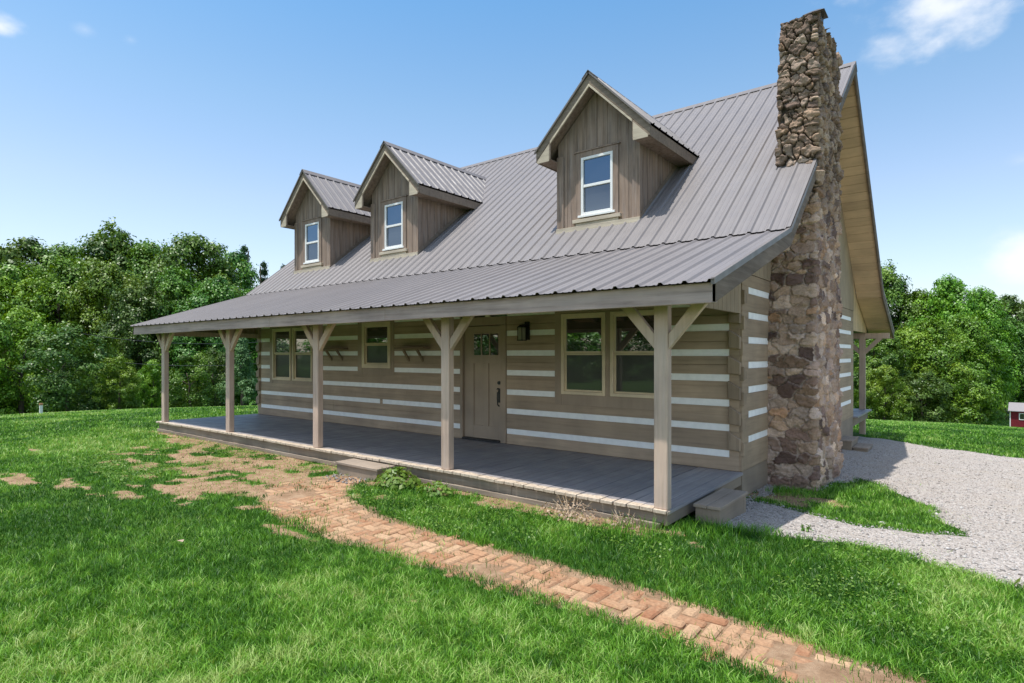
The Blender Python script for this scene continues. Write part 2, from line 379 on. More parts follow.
def wnoise(scale, detail, sq=1.7):
    mp = wn.new('ShaderNodeMapping'); mp.inputs['Scale'].default_value = (1, 1, sq); wt.links.new(DIR, mp.inputs['Vector'])
    n = wn.new('ShaderNodeTexNoise'); n.inputs['Scale'].default_value = scale; n.inputs['Detail'].default_value = detail; n.inputs['Roughness'].default_value = .55
    wt.links.new(mp.outputs[0], n.inputs['Vector']); return n.outputs['Fac']
nz = wnoise(9, 6); total = None
# clouds: azimuth right of the house axis, elevation, half width, half height (tangent units), strength
CLOUDS = [(36.0, 25.4, .13, .05, .95), (32.0, 24.3, .08, .03, .75), (40.6, 7.0, .05, .035, .85), (41.0, 14.0, .025, .012, .3), (-36.0, 24.1, .014, .010, .3), (-41.2, 22.9, .035, .02, .9), (-33.0, 24.2, .012, .009, .35), (25.2, 26.3, .02, .012, .4),
          (-75, 30, .3, .1, .9), (120, 35, .3, .12, 1), (170, 40, .4, .15, 1), (-140, 33, .35, .12, .9)]
# extra-bright unseen cloud added low behind the camera to fill the porch shade
FILL_CLOUDS = [(-142, 12.5, .5, .085, 1), (-108, 12, .42, .08, 1), (-176, 12, .5, .085, 1), (152, 13, .45, .085, 1)]
fill_cloud = None
for az, el, hw, hh, st in CLOUDS + FILL_CLOUDS:
    a = rad(az) - YAW; e = rad(el)
    c = Vector((math.sin(a) * math.cos(e), math.cos(a) * math.cos(e), math.sin(e)))
    r = Vector((math.cos(a), -math.sin(a), 0)); u = r.cross(c)
    dc = wmath('MAXIMUM', wdot(c), .05)
    X = wmath('DIVIDE', wdot(r / hw), dc); Y = wmath('DIVIDE', wdot(u / hh), dc)
    rr = wmath('SQRT', wmath('ADD', wmath('MULTIPLY', X, X), wmath('MULTIPLY', Y, Y)))
    m = wmath('MULTIPLY', wmath('SUBTRACT', wmath('ADD', 1.0, wmath('MULTIPLY', wmath('SUBTRACT', nz, .5), 3.2)), rr), 1.0)
    front = wmath('GREATER_THAN', wdot(c), .1)
    m = wmath('MULTIPLY', wmath('MULTIPLY', m, front), st)
    m = wmath('MINIMUM', wmath('MAXIMUM', m, 0.0), 1.0)
    if (az, el, hw, hh, st) in FILL_CLOUDS: fill_cloud = m if fill_cloud is None else wmath('MAXIMUM', fill_cloud, m)
    else: total = m if total is None else wmath('MAXIMUM', total, m)
tint = wn.new('ShaderNodeMix'); tint.data_type = 'RGBA'; tint.blend_type = 'MULTIPLY'; tint.inputs[0].default_value = 1
wt.links.new(sky.outputs[0], tint.inputs[6]); sep = wn.new('ShaderNodeSeparateXYZ'); wt.links.new(DIR, sep.inputs[0])
zr = wn.new('ShaderNodeValToRGB'); el_ = zr.color_ramp.elements
while len(el_) < 5: el_.new(.5)
for q_, (p_, c_) in enumerate(((.0, (1.0, .92, .88)), (.24, (.95, .90, .86)), (.38, (.76, .88, .86)), (.52, (.53, .82, .90)), (.85, (.9, .98, 1.0)))): el_[q_].position = p_; el_[q_].color = (*c_, 1)
wt.links.new(sep.outputs['Z'], zr.inputs[0]); wt.links.new(zr.outputs[0], tint.inputs[7])
mixc = wn.new('ShaderNodeMix'); mixc.data_type = 'RGBA'
fac = wn.new('ShaderNodeMapRange'); fac.interpolation_type = 'SMOOTHSTEP'; fac.inputs['From Max'].default_value = 1.15; fac.inputs['To Max'].default_value = .86
wt.links.new(total, fac.inputs['Value']); wt.links.new(fac.outputs[0], mixc.inputs[0]); wt.links.new(tint.outputs[2], mixc.inputs[6])
mixc.inputs[7].default_value = (4.1, 4.2, 4.35, 1)
mixb = wn.new('ShaderNodeMix'); mixb.data_type = 'RGBA'; wt.links.new(fill_cloud, mixb.inputs[0]); wt.links.new(mixc.outputs[2], mixb.inputs[6]); mixb.inputs[7].default_value = (11.0, 10.8, 10.4, 1)
wt.links.new(mixb.outputs[2], bg.inputs['Color']); bg.inputs['Strength'].default_value = .15
sun = bpy.data.lights.new('sun', 'SUN'); so = bpy.data.objects.new('sun', sun); COL.objects.link(so)
sun.energy = 3.4; sun.angle = rad(.53); sun.color = (1, .96, .90)
so.rotation_euler = SUNV.to_track_quat('Z', 'Y').to_euler(); so.location = (0, -10, 40)
vs = SC.view_settings; vs.view_transform = 'Standard'; vs.look = 'None'; vs.gamma = 1; vs.use_curve_mapping = False; vs.exposure = .81
SC.cycles.use_adaptive_sampling = True; SC.cycles.max_bounces = 8; SC.cycles.use_denoising = True; SC.cycles.diffuse_bounces = 6

# ------------------------------------------------------------------ ground sheet, gravel, path
def axis(lo, hi, step, far):
    a = list(np.arange(lo, hi + step / 2, step)); d = step; x = hi
    while x < far: d *= 1.28; x += d; a.append(x)
    d = step; x = lo
    while x > -far: d *= 1.28; x -= d; a.insert(0, x)
    return np.array(a)
def grid_mesh(xs, ys, zf):
    X, Y = np.meshgrid(xs, ys, indexing='ij'); Z = zf(X, Y); nx, ny = X.shape
    I = np.arange(nx * ny).reshape(nx, ny)
    F = np.stack([I[:-1, :-1], I[1:, :-1], I[1:, 1:], I[:-1, 1:]], -1).reshape(-1, 4)
    return np.stack([X, Y, Z], -1).reshape(-1, 3), F
xs = axis(-14, 5, .085, 900); ys = axis(-9, 6, .085, 900)
def gtop(X, Y):
    z = ground(X, Y); ps = path_sd(X, Y); on = sstep(-.05, .1, ps)
    z = z + (fbm(X * 1.7, Y * 1.7, 3) - .5) * .03
    bury = (fbm(X * 1.6, Y * 1.6, 91, 4) - .49) * .055 + .006 * sstep(-2.6, -3.6, X) + np.clip((X - .9) * .009, -.004, .016)
    z = np.where(on > 0, z * (1 - on) + (ground(X, Y) + bury - .007) * on, z)
    gs = sstep(-.05, .15, gravel_sd(X, Y)) * ((np.abs(X) < 20) & (np.abs(Y) < 20))
    return z - gs * .03
V, F = grid_mesh(xs, ys, gtop)
ps = path_sd(V[:, 0], V[:, 1])
sm = np.maximum(np.maximum(soil_mask(V[:, 0], V[:, 1]), sstep(-.2, .05, ps + (fbm(V[:, 0] * 3, V[:, 1] * 3, 8) - .5) * .25)), 0)
tag(np_mesh('ground', V, F, M['ground'], tint=sm, smooth=True), kind='structure')
# gravel drive sheet
gx = np.arange(-.2, 13, .07); gy = np.arange(-4.6, 10.8, .07)
V, F = grid_mesh(gx, gy, lambda X, Y: ground(X, Y) + .012 + (fbm(X * 1.3, Y * 1.3, 44) - .5) * .035 - .05 * sstep(.12, -.1, gravel_sd(X, Y)))
cx = V[F].mean(1); keep = gravel_sd(cx[:, 0], cx[:, 1]) > -.1
tag(np_mesh('gravel_driveway', V, F[keep], M['gravel'], smooth=True), kind='structure')

# brick path, herringbone along the house axes
mb = MB(); c = .105
for a in range(-60, 50):
    for b in range(-60, -20):
        k = (a - b) % 4
        if k == 0: bx, by, lx, ly = (a + 1) * c, (b + .5) * c, 2 * c, c
        elif k == 3: bx, by, lx, ly = (a + .5) * c, (b + 1) * c, c, 2 * c
        else: continue
        sd = float(path_sd(np.array([bx]), np.array([by]))[0])
        if sd < -.02 + random.uniform(-.07, .07) or by > -2.82: continue
        if bx > 1.3 and random.random() < .08 * bx: continue
        h = gz(bx, by) + .004 + random.uniform(-.006, .003); e = .006 + random.uniform(0, .004); ax_, ay_ = random.uniform(-.018, .018), random.uniform(-.018, .018); rz = random.uniform(-.05, .05)
        q = []
        for zz, ins in ((-.05, 0), (0, 0)):
            for sx_, sy_ in ((-1, -1), (1, -1), (1, 1), (-1, 1)):
                px, py = sx_ * (lx / 2 - e), sy_ * (ly / 2 - e)
                q.append((bx + px - py * rz, by + py + px * rz, h + zz + px * ax_ + py * ay_))
        mb.hexa(q)
tag(mb.build('brick_path', M['brick'], bevel=.012), kind='structure')

# loose stones on the drive
def stones(name, pts, sizes, mat, zf):
    n = len(pts); base = np.array([(1,0,0),(-1,0,0),(0,1,0),(0,-1,0),(0,0,1),(0,0,-1)], float)
    fs = np.array([(0,2,4),(2,1,4),(1,3,4),(3,0,4),(2,0,5),(1,2,5),(3,1,5),(0,3,5)])
    th = RNG.uniform(0, 6.28, n); sc = sizes[:, None] * RNG.uniform(.6, 1.3, (n, 3)); sc[:, 2] *= .6
    V = base[None] * sc[:, None]; V = V + RNG.normal(0, .18, V.shape) * sizes[:, None, None]
    x = V[..., 0] * np.cos(th)[:, None] - V[..., 1] * np.sin(th)[:, None]; y = V[..., 0] * np.sin(th)[:, None] + V[..., 1] * np.cos(th)[:, None]
    z0 = zf(pts[:, 0], pts[:, 1])
    V = np.stack([x + pts[:, :1], y + pts[:, 1:2], V[..., 2] + (z0 + sizes * .15)[:, None]], -1).reshape(-1, 3)
    F = (fs[None] + (np.arange(n) * 6)[:, None, None]).reshape(-1, 3)
    return np_mesh(name, V, F, mat, tint=np.repeat(RNG.random(n), 6))
gzf = lambda x, y: ground(x, y) + .012 + (fbm(x * 1.3, y * 1.3, 44) - .5) * .035
p = RNG.uniform((-.1, -4.4), (9, 10), (110000, 2)); d = np.hypot(p[:, 0] - CAM[0], p[:, 1] - CAM[1])
k = (gravel_sd(p[:, 0], p[:, 1]) > -.06) & (RNG.random(len(p)) < np.clip(8.5 / d, 0, 1) ** 1.5); p = p[k]
tag(stones('gravel_stones', p, np.clip(RNG.lognormal(-4.95, .4, len(p)), .004, .025), M['pebble'], gzf), kind='stuff')
p = RNG.uniform((-4.95, -3.1), (-4.2, -2.72), (140, 2))
tag(stones('step_gravel', p, np.clip(RNG.lognormal(-4.3, .4, len(p)), .006, .03), M['step_pebble'], lambda x, y: ground(x, y) + .006), kind='stuff')

# ------------------------------------------------------------------ house
L = 12.35; D = 2.40; HB = 8.95
house = tag(empty('log_house'), 'taupe log house with white chinking, long front porch, three dormers and stone chimney', 'house')
RY, RZ = 5.0132, 7.1609; BY, BZ = .0149, 3.1245; FY, FZ = -2.71, 2.2224; RX, LX = .61, -12.96
RBY, RBZ, REY, REZ = 9.43, 3.15, 11.86, 2.2
MS = (RZ - BZ) / (RY - BY); PS = (BZ - FZ) / (BY - FY)
def zroof(y):
    if y < BY: return FZ + (y - FY) * PS
    if y < RY: return BZ + (y - BY) * MS
    if y < RBY: return RZ - (y - RY) * (RZ - RBZ) / (RBY - RY)
    return RBZ - (y - RBY) * (RBZ - REZ) / (REY - RBY)

ROWS = [2.257, 1.917, 1.5745, 1.235, .898, .568, .219]
CH = .094
# front wall: logs as boards with chinking strips set between, openings cut out of both
OPEN = [(-11.74, -9.72, .82, 2.3), (-8.125, -6.938, 1.12, 2.34), (-5.075, -3.975, -.2, 2.22), (-2.955, -1.05, .74, 2.3)]
def spans(z0, z1, x0, x1):
    cuts = sorted((a, b) for a, b, c_, d_ in OPEN if c_ < z1 - .01 and d_ > z0 + .01)
    out = []; x = x0
    for a, b in cuts:
        if a > x: out.append((x, a))
        x = max(x, b)
    if x < x1: out.append((x, x1))
    return out
mb = MB()
zs = [0.0] + [z for r in reversed(ROWS) for z in (r - CH / 2, r + CH / 2)] + [2.62]
for i in range(len(zs) - 1):
    z0, z1 = zs[i], zs[i + 1]; ch = i % 2 == 1
    zsub = sorted({z0, z1} | {q for o_ in OPEN for q in o_[2:] if z0 + .02 < q < z1 - .02})
    for za, zb in zip(zsub[:-1], zsub[1:]):
        for a, b in spans(za, zb, -12.2 if ch else -12.33, -.15 if ch else -.02):
            if ch:
                if abs(z0 + CH / 2 - .568) < .01 and a < -7.35 < b:
                    mb.box(a, -7.39, -.004, .12, za, zb, 1); mb.box(-7.31, b, -.004, .12, za, zb, 1); mb.box(-7.39, -7.31, -.012, .12, za, zb, 0)
                else: mb.box(a, b, -.004, .12, za, zb, 1)
            else:
                x = a
                while x < b - .01:      # long timbers, butt-joined here and there
                    e = min(b, x + random.uniform(3.2, 6.5)); e = b if b - e < .6 else e
                    tt = random.random(); zm = za + (zb - za) * random.uniform(.4, .6)
                    if zb - za > .18 and random.random() < .75:
                        mb.box(x, e, -.014, .12, za, zm - .003, 0, tt); mb.box(x, e, -.012 - random.random() * .003, .12, zm + .003, zb, 0, tt + random.uniform(-.2, .2)); mb.box(x, e, -.004, .1, zm - .003, zm + .003, 0, 0)
                    else: mb.box(x, e, -.014, .12, za, zb, 0, tt)
                    x = e + .003
            if ch and a <= -12.15: mb.box(-12.33, -12.2, -.014, .12, za, zb, 0)
            if ch and b >= -.16: mb.box(-.15, -.02, -.014, .12, za, zb, 0)
fw = mb.build('front_wall', [M['log'], M['chink']], house, bevel=.004)
# gable walls (x = 0 and x = -L)
SROWS = [2.424, 2.083, 1.745, 1.405, 1.069, .7335, .394]
for xo, sgn in ((0, 1), (-L, -1)):
    mb = MB(); zs = [0.0] + [z for r in reversed(SROWS) for z in (r - CH / 2, r + CH / 2)] + [2.64]
    for i in range(len(zs) - 1):
        ch = i % 2 == 1; yy = [(.28, 8.66)] if ch else [(0, HB)]
        for a, b in yy:
            dd = .004 if ch else .014; xa, xb = sorted((xo + sgn * dd, xo - sgn * .12)); mb.box(xa, xb, a, b, zs[i], zs[i + 1], 1 if ch else 0)
            if ch:
                xa, xb = sorted((xo + sgn * .014, xo - sgn * .12)); mb.box(xa, xb, 0, .28, zs[i], zs[i + 1], 0); mb.box(xa, xb, 8.66, HB, zs[i], zs[i + 1], 0)
    mb.build('gable_log_wall', [M['log_y'], M['chink']], house, bevel=.004)
    # vertical board siding above
    mb = MB(); y = -.02
    while y < HB + .02:
        y1 = min(y + .2, HB + .02); za, zb = zroof(y) - .1, zroof(y1) - .1
        xa, xb = sorted((xo + sgn * .022, xo - sgn * .1))
        mb.prism([(y + .004, 2.645), (y1 - .004, 2.645), (y1 - .004, zb), (y + .004, za)], 0, xa, xb)
        y = y1
    xa, xb = sorted((xo + sgn * .012, xo - sgn * .09)); mb.prism([(0, 2.645), (HB, 2.645), (RBY - .5, 3.4), (RY, RZ - .12), (.1, 3.1)], 0, xa, xb)
    mb.build('gable_siding', M['siding'], house)
    # porch end panel between post header and roof slope
    mb = MB(); y = -2.3
    while y < -.03:
        y1 = min(y + .155, -.025)
        mb.prism([(y + .004, 2.09), (y1 - .004, 2.09), (y1 - .004, zroof(y1) - .06), (y + .004, zroof(y) - .06)], 0, xo - .03, xo + .008); y = y1
    mb.build('porch_end_panel', M['siding'], house)
mb = MB(); mb.box(-L, 0, HB - .12, HB, 0, 2.64); mb.build('rear_wall', M['log'], house)
# dovetailed log ends at the corners
for xo, sgn in ((0, 1), (-L, -1)):
    mb = MB()
    for k, zc in enumerate([2.25] + [s - .0 for s in SROWS[1:]] + [.07]):
        z0, z1 = zc - .125, zc + .135; z0 = max(z0, .0); dx = random.uniform(-.012, .012)
        a, b = xo - sgn * (.15 + dx), xo + sgn * .004
        o = random.uniform(.06, .085)
        P_ = [(a, z0 + .02), (b, z0 + .0), (b, z1 - .10), (a, z1 - .005)]
        if z0 > .01 or k < 7: mb.prism(P_ if sgn > 0 else P_[::-1], 1, -o, .02)
        o2 = random.uniform(.022, .05)  # the front timbers' ends on the gable face, offset half a course
        zz0, zz1 = zc + .16, zc + .34
        if k > 0:
            Q = [(-.012, zz0 - .03), (.12 + random.uniform(-.03, .03), zz0 - .005), (.12, zz1 - .09), (-.012, zz1 - .02)]
            xa, xb = sorted((xo + sgn * o2, xo - sgn * .02)); mb.prism(Q, 0, xa, xb)
    mb.build('log_corner', M['log_end'], house, bevel=.006)
# foundation skirt
mb = MB(); mb.box(-.1, .006, .02, HB, -.75, -.004); mb.box(-L - .006, -L + .1, .02, HB, -.6, -.004); mb.box(-L, 0, HB - .1, HB - .004, -.75, -.004); mb.box(-L + .1, -.1, .02, .12, -.6, -.004)
mb.build('foundation', M['foundation'], house)

# ---- windows
def sash_window(x0, x1, z0, z1, y, frame_m, face=.055, boards=None, name='window'):
    mid = (z0 + z1) / 2 + .01
    mb = MB(); d0, d1 = y - .035, y + .06
    mb.box(x0, x0 + face, d0, d1, z0, z1); mb.box(x1 - face, x1, d0, d1, z0, z1)
    mb.box(x0 + face, x1 - face, d0, d1, z1 - face, z1); mb.box(x0 + face, x1 - face, d0, d1, z0, z0 + face)
    fr = mb.build(name, frame_m, house, bevel=.004)
    s = .028; a, b = x0 + face, x1 - face
    mb = MB(); lo, hi = mid, z1 - face; ya, yb = y - .012, y + .035
    mb.box(a, a + s, ya, yb, lo, hi); mb.box(b - s, b, ya, yb, lo, hi); mb.box(a + s, b - s, ya, yb, hi - s, hi); mb.box(a + s, b - s, ya - .012, yb, lo, lo + s * 1.3)
    lo2, hi2 = z0 + face, mid - .003; ya, yb = y + .012, y + .05
    mb.box(a, a + s, ya, yb, lo2, hi2); mb.box(b - s, b, ya, yb, lo2, hi2); mb.box(a + s, b - s, ya, yb, hi2 - s * .8, hi2); mb.box(a + s, b - s, ya, yb, lo2, lo2 + s)
    mb.build('sash', frame_m, fr, bevel=.002)
    MB().box(a + s, b - s, y + .012, y + .018, lo + s * 1.3, hi - s).build('upper_pane', M['glass'], fr)
    MB().box(a + s, b - s, y + .022, y + .028, lo2 + s, hi2 - s * .8).build('screened_pane', M['screen'], fr)
    return fr
def buck(x0, x1, xi0, xi1, z0, z1, zt):
    mb = MB(); mb.box(x0, xi0, -.022, .12, z0, zt); mb.box(xi1, x1, -.022, .12, z0, zt); return mb
WZ = (.91, 2.2)
for wins, o_ in (([(-11.606, -10.765), (-10.69, -9.85)], OPEN[0]), ([(-2.828, -2.022), (-1.935, -1.13)], OPEN[3])):
    mb = buck(o_[0], o_[1], wins[0][0] - .003, wins[-1][1] + .003, o_[2], 0, 2.3)
    mb.box(wins[0][1] + .003, wins[1][0] - .003, -.02, .12, WZ[0] - .003, 2.3)
    mb.box(wins[0][0] - .003, wins[-1][1] + .003, -.014, .12, o_[2], WZ[0] - .003); mb.box(wins[0][0] - .003, wins[0][1] + .003, -.02, .12, WZ[1] + .003, 2.3); mb.box(wins[1][0] - .003, wins[1][1] + .003, -.02, .12, WZ[1] + .003, 2.3)
    mb.build('window_casing', M['casing'], house)
    for a, b in wins: sash_window(a, b, WZ[0], WZ[1], 0, M['sand_frame'], .05)
mb = buck(-8.125, -6.938, -7.976, -7.037, 1.12, 0, 2.34); mb.box(-7.976, -7.037, -.014, .12, 1.12, 1.258); mb.box(-7.976, -7.037, -.02, .12, 2.243, 2.34); mb.build('window_casing', M['casing'], house)
sash_window(-7.973, -7.04, 1.262, 2.24, 0, M['sand_frame'], .085)

# ---- door
mb = MB(); DY = .02
xa, xb = -5.0, -4.105
mb.box(xa, xb, DY + .02, DY + .05, .035, 2.06)                       # panel plane
st = .115
LX0, LX1, LZ0, LZ1 = -4.77, -4.185, 1.54, 1.92
mb.box(xa, LX0, DY, DY + .02, .035, 2.06); mb.box(LX1, xb, DY, DY + .02, .035, 2.06)
mb.box(LX0, LX1, DY, DY + .02, LZ1, 2.06); mb.box(LX0, LX1, DY, DY + .02, 1.39, LZ0); mb.box(LX0, LX1, DY, DY + .02, .035, .27)
mb.box(-4.545, -4.415, DY, DY + .02, .27, 1.39)
for x in (-4.583, -4.388): mb.box(x - .012, x + .012, DY - .004, DY + .02, LZ0, LZ1)
door = mb.build('door', M['door'], house, bevel=.003)
for a, b in ((LX0, -4.595), (-4.571, -4.4), (-4.376, LX1)): MB().box(a, b, DY + .008, DY + .014, LZ0, LZ1).build('door_pane', M['door_glass'], door)
mb = MB(); mb.box(xa - .07, xa - .004, -.03, .1, 0, 2.07); mb.box(xb + .004, xb + .125, -.03, .1, 0, 2.07); mb.box(xa - .07, xb + .125, -.034, .1, 2.072, 2.218); mb.build('door_frame', M['casing'], door, bevel=.004)
MB().box(xa - .002, xb + .002, -.05, .08, .002, .03).build('threshold', M['black'], door)
mb = MB(); hx = -4.155
mb.box(hx - .025, hx + .025, DY - .012, DY - .001, .70, .95); mb.tube([(hx, DY - .012, .9), (hx, DY - .06, .88), (hx, DY - .065, .78), (hx, DY - .05, .66), (hx, DY - .012, .64)], [.011] * 5, 8); mb.tube([(hx, DY - .001, 1.05), (hx, DY - .03, 1.05)], [.032, .03], 12)
mb.tube([(hx, DY - .012, .945), (hx, DY - .055, .95), (hx, DY - .075, .935)], [.01, .012, .008], 8)
mb.build('handle', M['black'], door)

# ---- porch deck, posts, braces, beam
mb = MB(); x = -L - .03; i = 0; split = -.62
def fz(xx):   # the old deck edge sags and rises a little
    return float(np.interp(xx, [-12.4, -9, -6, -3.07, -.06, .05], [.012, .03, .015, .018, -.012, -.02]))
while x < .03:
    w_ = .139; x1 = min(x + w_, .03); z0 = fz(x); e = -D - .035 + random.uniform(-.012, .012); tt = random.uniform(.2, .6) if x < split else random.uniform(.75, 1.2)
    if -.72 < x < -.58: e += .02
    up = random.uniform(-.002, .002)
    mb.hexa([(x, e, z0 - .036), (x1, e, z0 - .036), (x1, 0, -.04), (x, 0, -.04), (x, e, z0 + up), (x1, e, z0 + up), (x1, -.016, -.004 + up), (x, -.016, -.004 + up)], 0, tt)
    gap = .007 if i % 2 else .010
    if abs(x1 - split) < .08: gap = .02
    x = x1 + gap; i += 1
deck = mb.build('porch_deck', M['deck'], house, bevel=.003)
mb = MB(); x = -L
while x < -.01:
    x1 = min(x + random.choice([2.44, 3.05]), 0); mb.box(x + .003, x1 - .003, -D + .012, -D + .05, -.15, min(fz(x), fz(x1)) - .037); x = x1
mb.box(-L, -.06, -D - .03, -D + .05, -.215, -.153)
mb.build('rim_board', wood('rim_board_wood', (.25, .2, .15), 0, .15, .8, .3, (.36, .32, .27)), deck, bevel=.003)
MB().box(-.02, .012, -D + .0, -.03, -.17, -.042).build('end_board', M['foundation'], deck, bevel=.003); MB().box(-L - .01, -L + .02, -D + .055, -.03, -.17, -.042).build('end_board', M['foundation'], deck, bevel=.003)
mb = MB(); mb.box(-L + .1, -.1, -D + .2, -D + .3, -.5, -.06); mb.build('deck_joist', M['dark_wood'], deck)
POSTS = [-12.1, -9.06, -6.08, -3.1, -.055]
pw = .074; PYF, PYB = -D - .005, -D + .098
def brace(mb, x0, sgn, zlo, xt, zhi, y0, y1):
    wv = .1
    a = x0; b = x0 + sgn * xt
    mb.prism([(a, zlo), (b, zhi), (b - sgn * wv * 1.45, zhi), (a, zlo + wv * 1.55)] if sgn > 0 else [(a, zlo), (a, zlo + wv * 1.55), (b + wv * 1.45, zhi), (b, zhi)], 1, y0, y1)
for i, px in enumerate(POSTS):
    z0 = fz(px) + .001; ww = pw
    mb = MB(); mb.box(px - ww, px + ww, PYF, PYB, z0, 2.12); po = mb.build('porch_post', M['post'], house, bevel=.008)
    if i == 2: po['label'] = 'porch post with peeling rotten foot'
    for sgn in (-1, 1):
        mb = MB(); brace(mb, px + sgn * ww, sgn, 1.60, .40, 2.06, PYF + .02, PYB - .02); mb.build('brace', M['brace'], po, bevel=.005)
# front fascia in a few lengths, header behind on the posts
mb = MB(); xx = [LX, -9.9, -6.95, -3.95, RX]
for a, b in zip(xx[:-1], xx[1:]): mb.box(a + .002, b - .002, FY, FY + .038, 2.013 + random.uniform(-.004, .004), 2.2)
mb.build('porch_fascia', M['fascia'], house, bevel=.004)
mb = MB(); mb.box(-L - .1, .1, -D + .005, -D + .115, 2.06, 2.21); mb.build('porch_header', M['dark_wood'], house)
mb = MB(); mb.box(-L + .0, -L + .09, -D + .1, -.02, 1.98, 2.085); mb.build('end_header', M['brace'], house)
mb = MB(); x = -12.7
while x < .6:
    mb.prism([(FY + .045, zroof(FY + .045) - .16), (-.01, zroof(-.01) - .19), (-.01, zroof(-.01) - .05), (FY + .045, zroof(FY + .045) - .05)], 0, x - .02, x + .02); x += .61
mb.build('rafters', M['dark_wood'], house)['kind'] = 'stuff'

# ---- roof
def ribbed(mb, P0, U, Vv, N, u0, u1, first, pitch, l0, l1, h=.023):
    """sheet: ribs run along Vv, spaced along U; l0(u), l1(u) give the extent along Vv"""
    P0, U, Vv, N = map(Vector, (P0, U, Vv, N)); us = [(u0, 0)]
    k = math.ceil((u0 - first) / pitch); c_ = first + k * pitch
    while c_ < u1 + .04:
        for du, hh in ((-.032, 0), (-.013, h), (.013, h), (.032, 0), (pitch / 3, 0), (pitch / 3 + .008, .004), (pitch / 3 + .022, .004), (pitch / 3 + .03, 0), (2 * pitch / 3, 0), (2 * pitch / 3 + .008, .004), (2 * pitch / 3 + .022, .004), (2 * pitch / 3 + .03, 0)):
            uu = c_ + du
            if u0 < uu < u1: us.append((uu, hh))
        c_ += pitch
    us.append((u1, us[-1][1])); vs = []; fs = []
    for u, hh in us:
        a, b = l0(u), l1(u)
        for q in (a, b): vs.append(P0 + U * u + Vv * q + N * hh)
    for i in range(len(us) - 1): fs.append((2 * i, 2 * i + 2, 2 * i + 3, 2 * i + 1))
    mb.add(vs, fs, 0, .5)
def slope_sheet(mb, ya, za, yb, zb, lift, x0=LX, x1=RX, over=0):
    v = Vector((0, yb - ya, zb - za)); Ln = v.length; v.normalize(); n = Vector((0, -v.z, v.y)); n = n if n.z > 0 else -n
    ribbed(mb, Vector((0, ya, za)) + n * lift, (1, 0, 0), v, n, x0, x1, .591 - .012, .2375, lambda u: -over, lambda u: Ln)
mb = MB(); slope_sheet(mb, FY - .06, zroof(FY) - .06 * PS, BY + .12, zroof(BY) + .12 * PS, .0); roof_p = mb.build('porch_roof', M['roof'], house)
mb = MB(); slope_sheet(mb, BY - .02, BZ - .02 * MS + .02, RY, RZ, .012); roof = mb.build('roof', M['roof'], house)
mb = MB(); slope_sheet(mb, RY, RZ, RBY, RBZ, .012); slope_sheet(mb, RBY, RBZ, REY + .05, REZ - .02, .0); mb.build('rear_roof', M['roof'], house)
mb = MB()
for s_ in (-1, 1):
    ms = MS if s_ < 0 else (RZ - RBZ) / (RBY - RY)
    mb.prism([(RY, RZ + .045), (RY + s_ * .16, RZ + .045 - .16 * ms), (RY + s_ * .16, RZ + .035 - .16 * ms), (RY, RZ + .035)], 0, LX - .01, RX + .015)
mb.build('ridge_cap', M['roof_trim'], roof)
# flashing lip of upper sheet over porch sheet
# rake fascias; the right one stops where the chimney passes through
def rake(mb, y0, y1, x0, x1, dz=.205, top=.012):
    pts = [y for y in (FY, BY, RY, RBY, REY) if y0 < y < y1]; ys_ = [y0] + pts + [y1]
    for a, b in zip(ys_[:-1], ys_[1:]):
        mb.prism([(a, zroof(a) - dz), (b, zroof(b) - dz), (b, zroof(b) - top), (a, zroof(a) - top)], 0, x0, x1)
for y0, y1 in ((FY, 1.62), (3.2, REY)):
    mb = MB(); rake(mb, y0, y1, RX - .036, RX); mb.build('rake_board', M['rake'], house, bevel=.004)
mb = MB(); rake(mb, FY, REY, LX, LX + .036); mb.build('rake_board', M['rake'], house, bevel=.004)
for y0, y1 in ((FY - .05, 1.62), (3.2, REY + .04)):   # metal rake trim on top edge
    mb = MB(); rake(mb, y0, y1, RX - .03, RX + .006, .03, -.03); mb.build('rake_trim', M['roof_trim'], roof)
# soffits: boarded underside of the overhangs and porch ceiling
def soffit(mb, x0, x1, y0, y1, dz, step=.165, mat=0):
    n = max(1, int((y1 - y0) / step)); st_ = (y1 - y0) / n
    for i in range(n):
        a, b = y0 + i * st_ + .007, y0 + (i + 1) * st_ - .007
        mb.prism([(a, zroof(a) - dz - .022), (b, zroof(b) - dz - .022), (b, zroof(b) - dz), (a, zroof(a) - dz)], 0, x0, x1, mat)
    mb.prism([(y0, zroof(y0) - dz + .002), (y1, zroof(y1) - dz + .002), (y1, zroof(y1) - dz + .008), (y0, zroof(y0) - dz + .008)], 0, x0, x1, mat)
for x0, x1 in ((.024, RX - .04), (LX + .04, -L - .024)):
    mb = MB(); soffit(mb, x0, x1, RY + .02, RBY, .13); soffit(mb, x0, x1, RBY, REY - .06, .13); soffit(mb, x0, x1, BY, RY, .13); mb.build('soffit', M['soffit'], house)
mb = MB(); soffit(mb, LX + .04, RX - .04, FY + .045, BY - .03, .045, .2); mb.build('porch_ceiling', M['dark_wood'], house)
mb = MB(); mb.box(LX, RX, REY - .04, REY - .004, REZ - .2, REZ - .02); mb.build('rear_fascia', M['brace'], house)

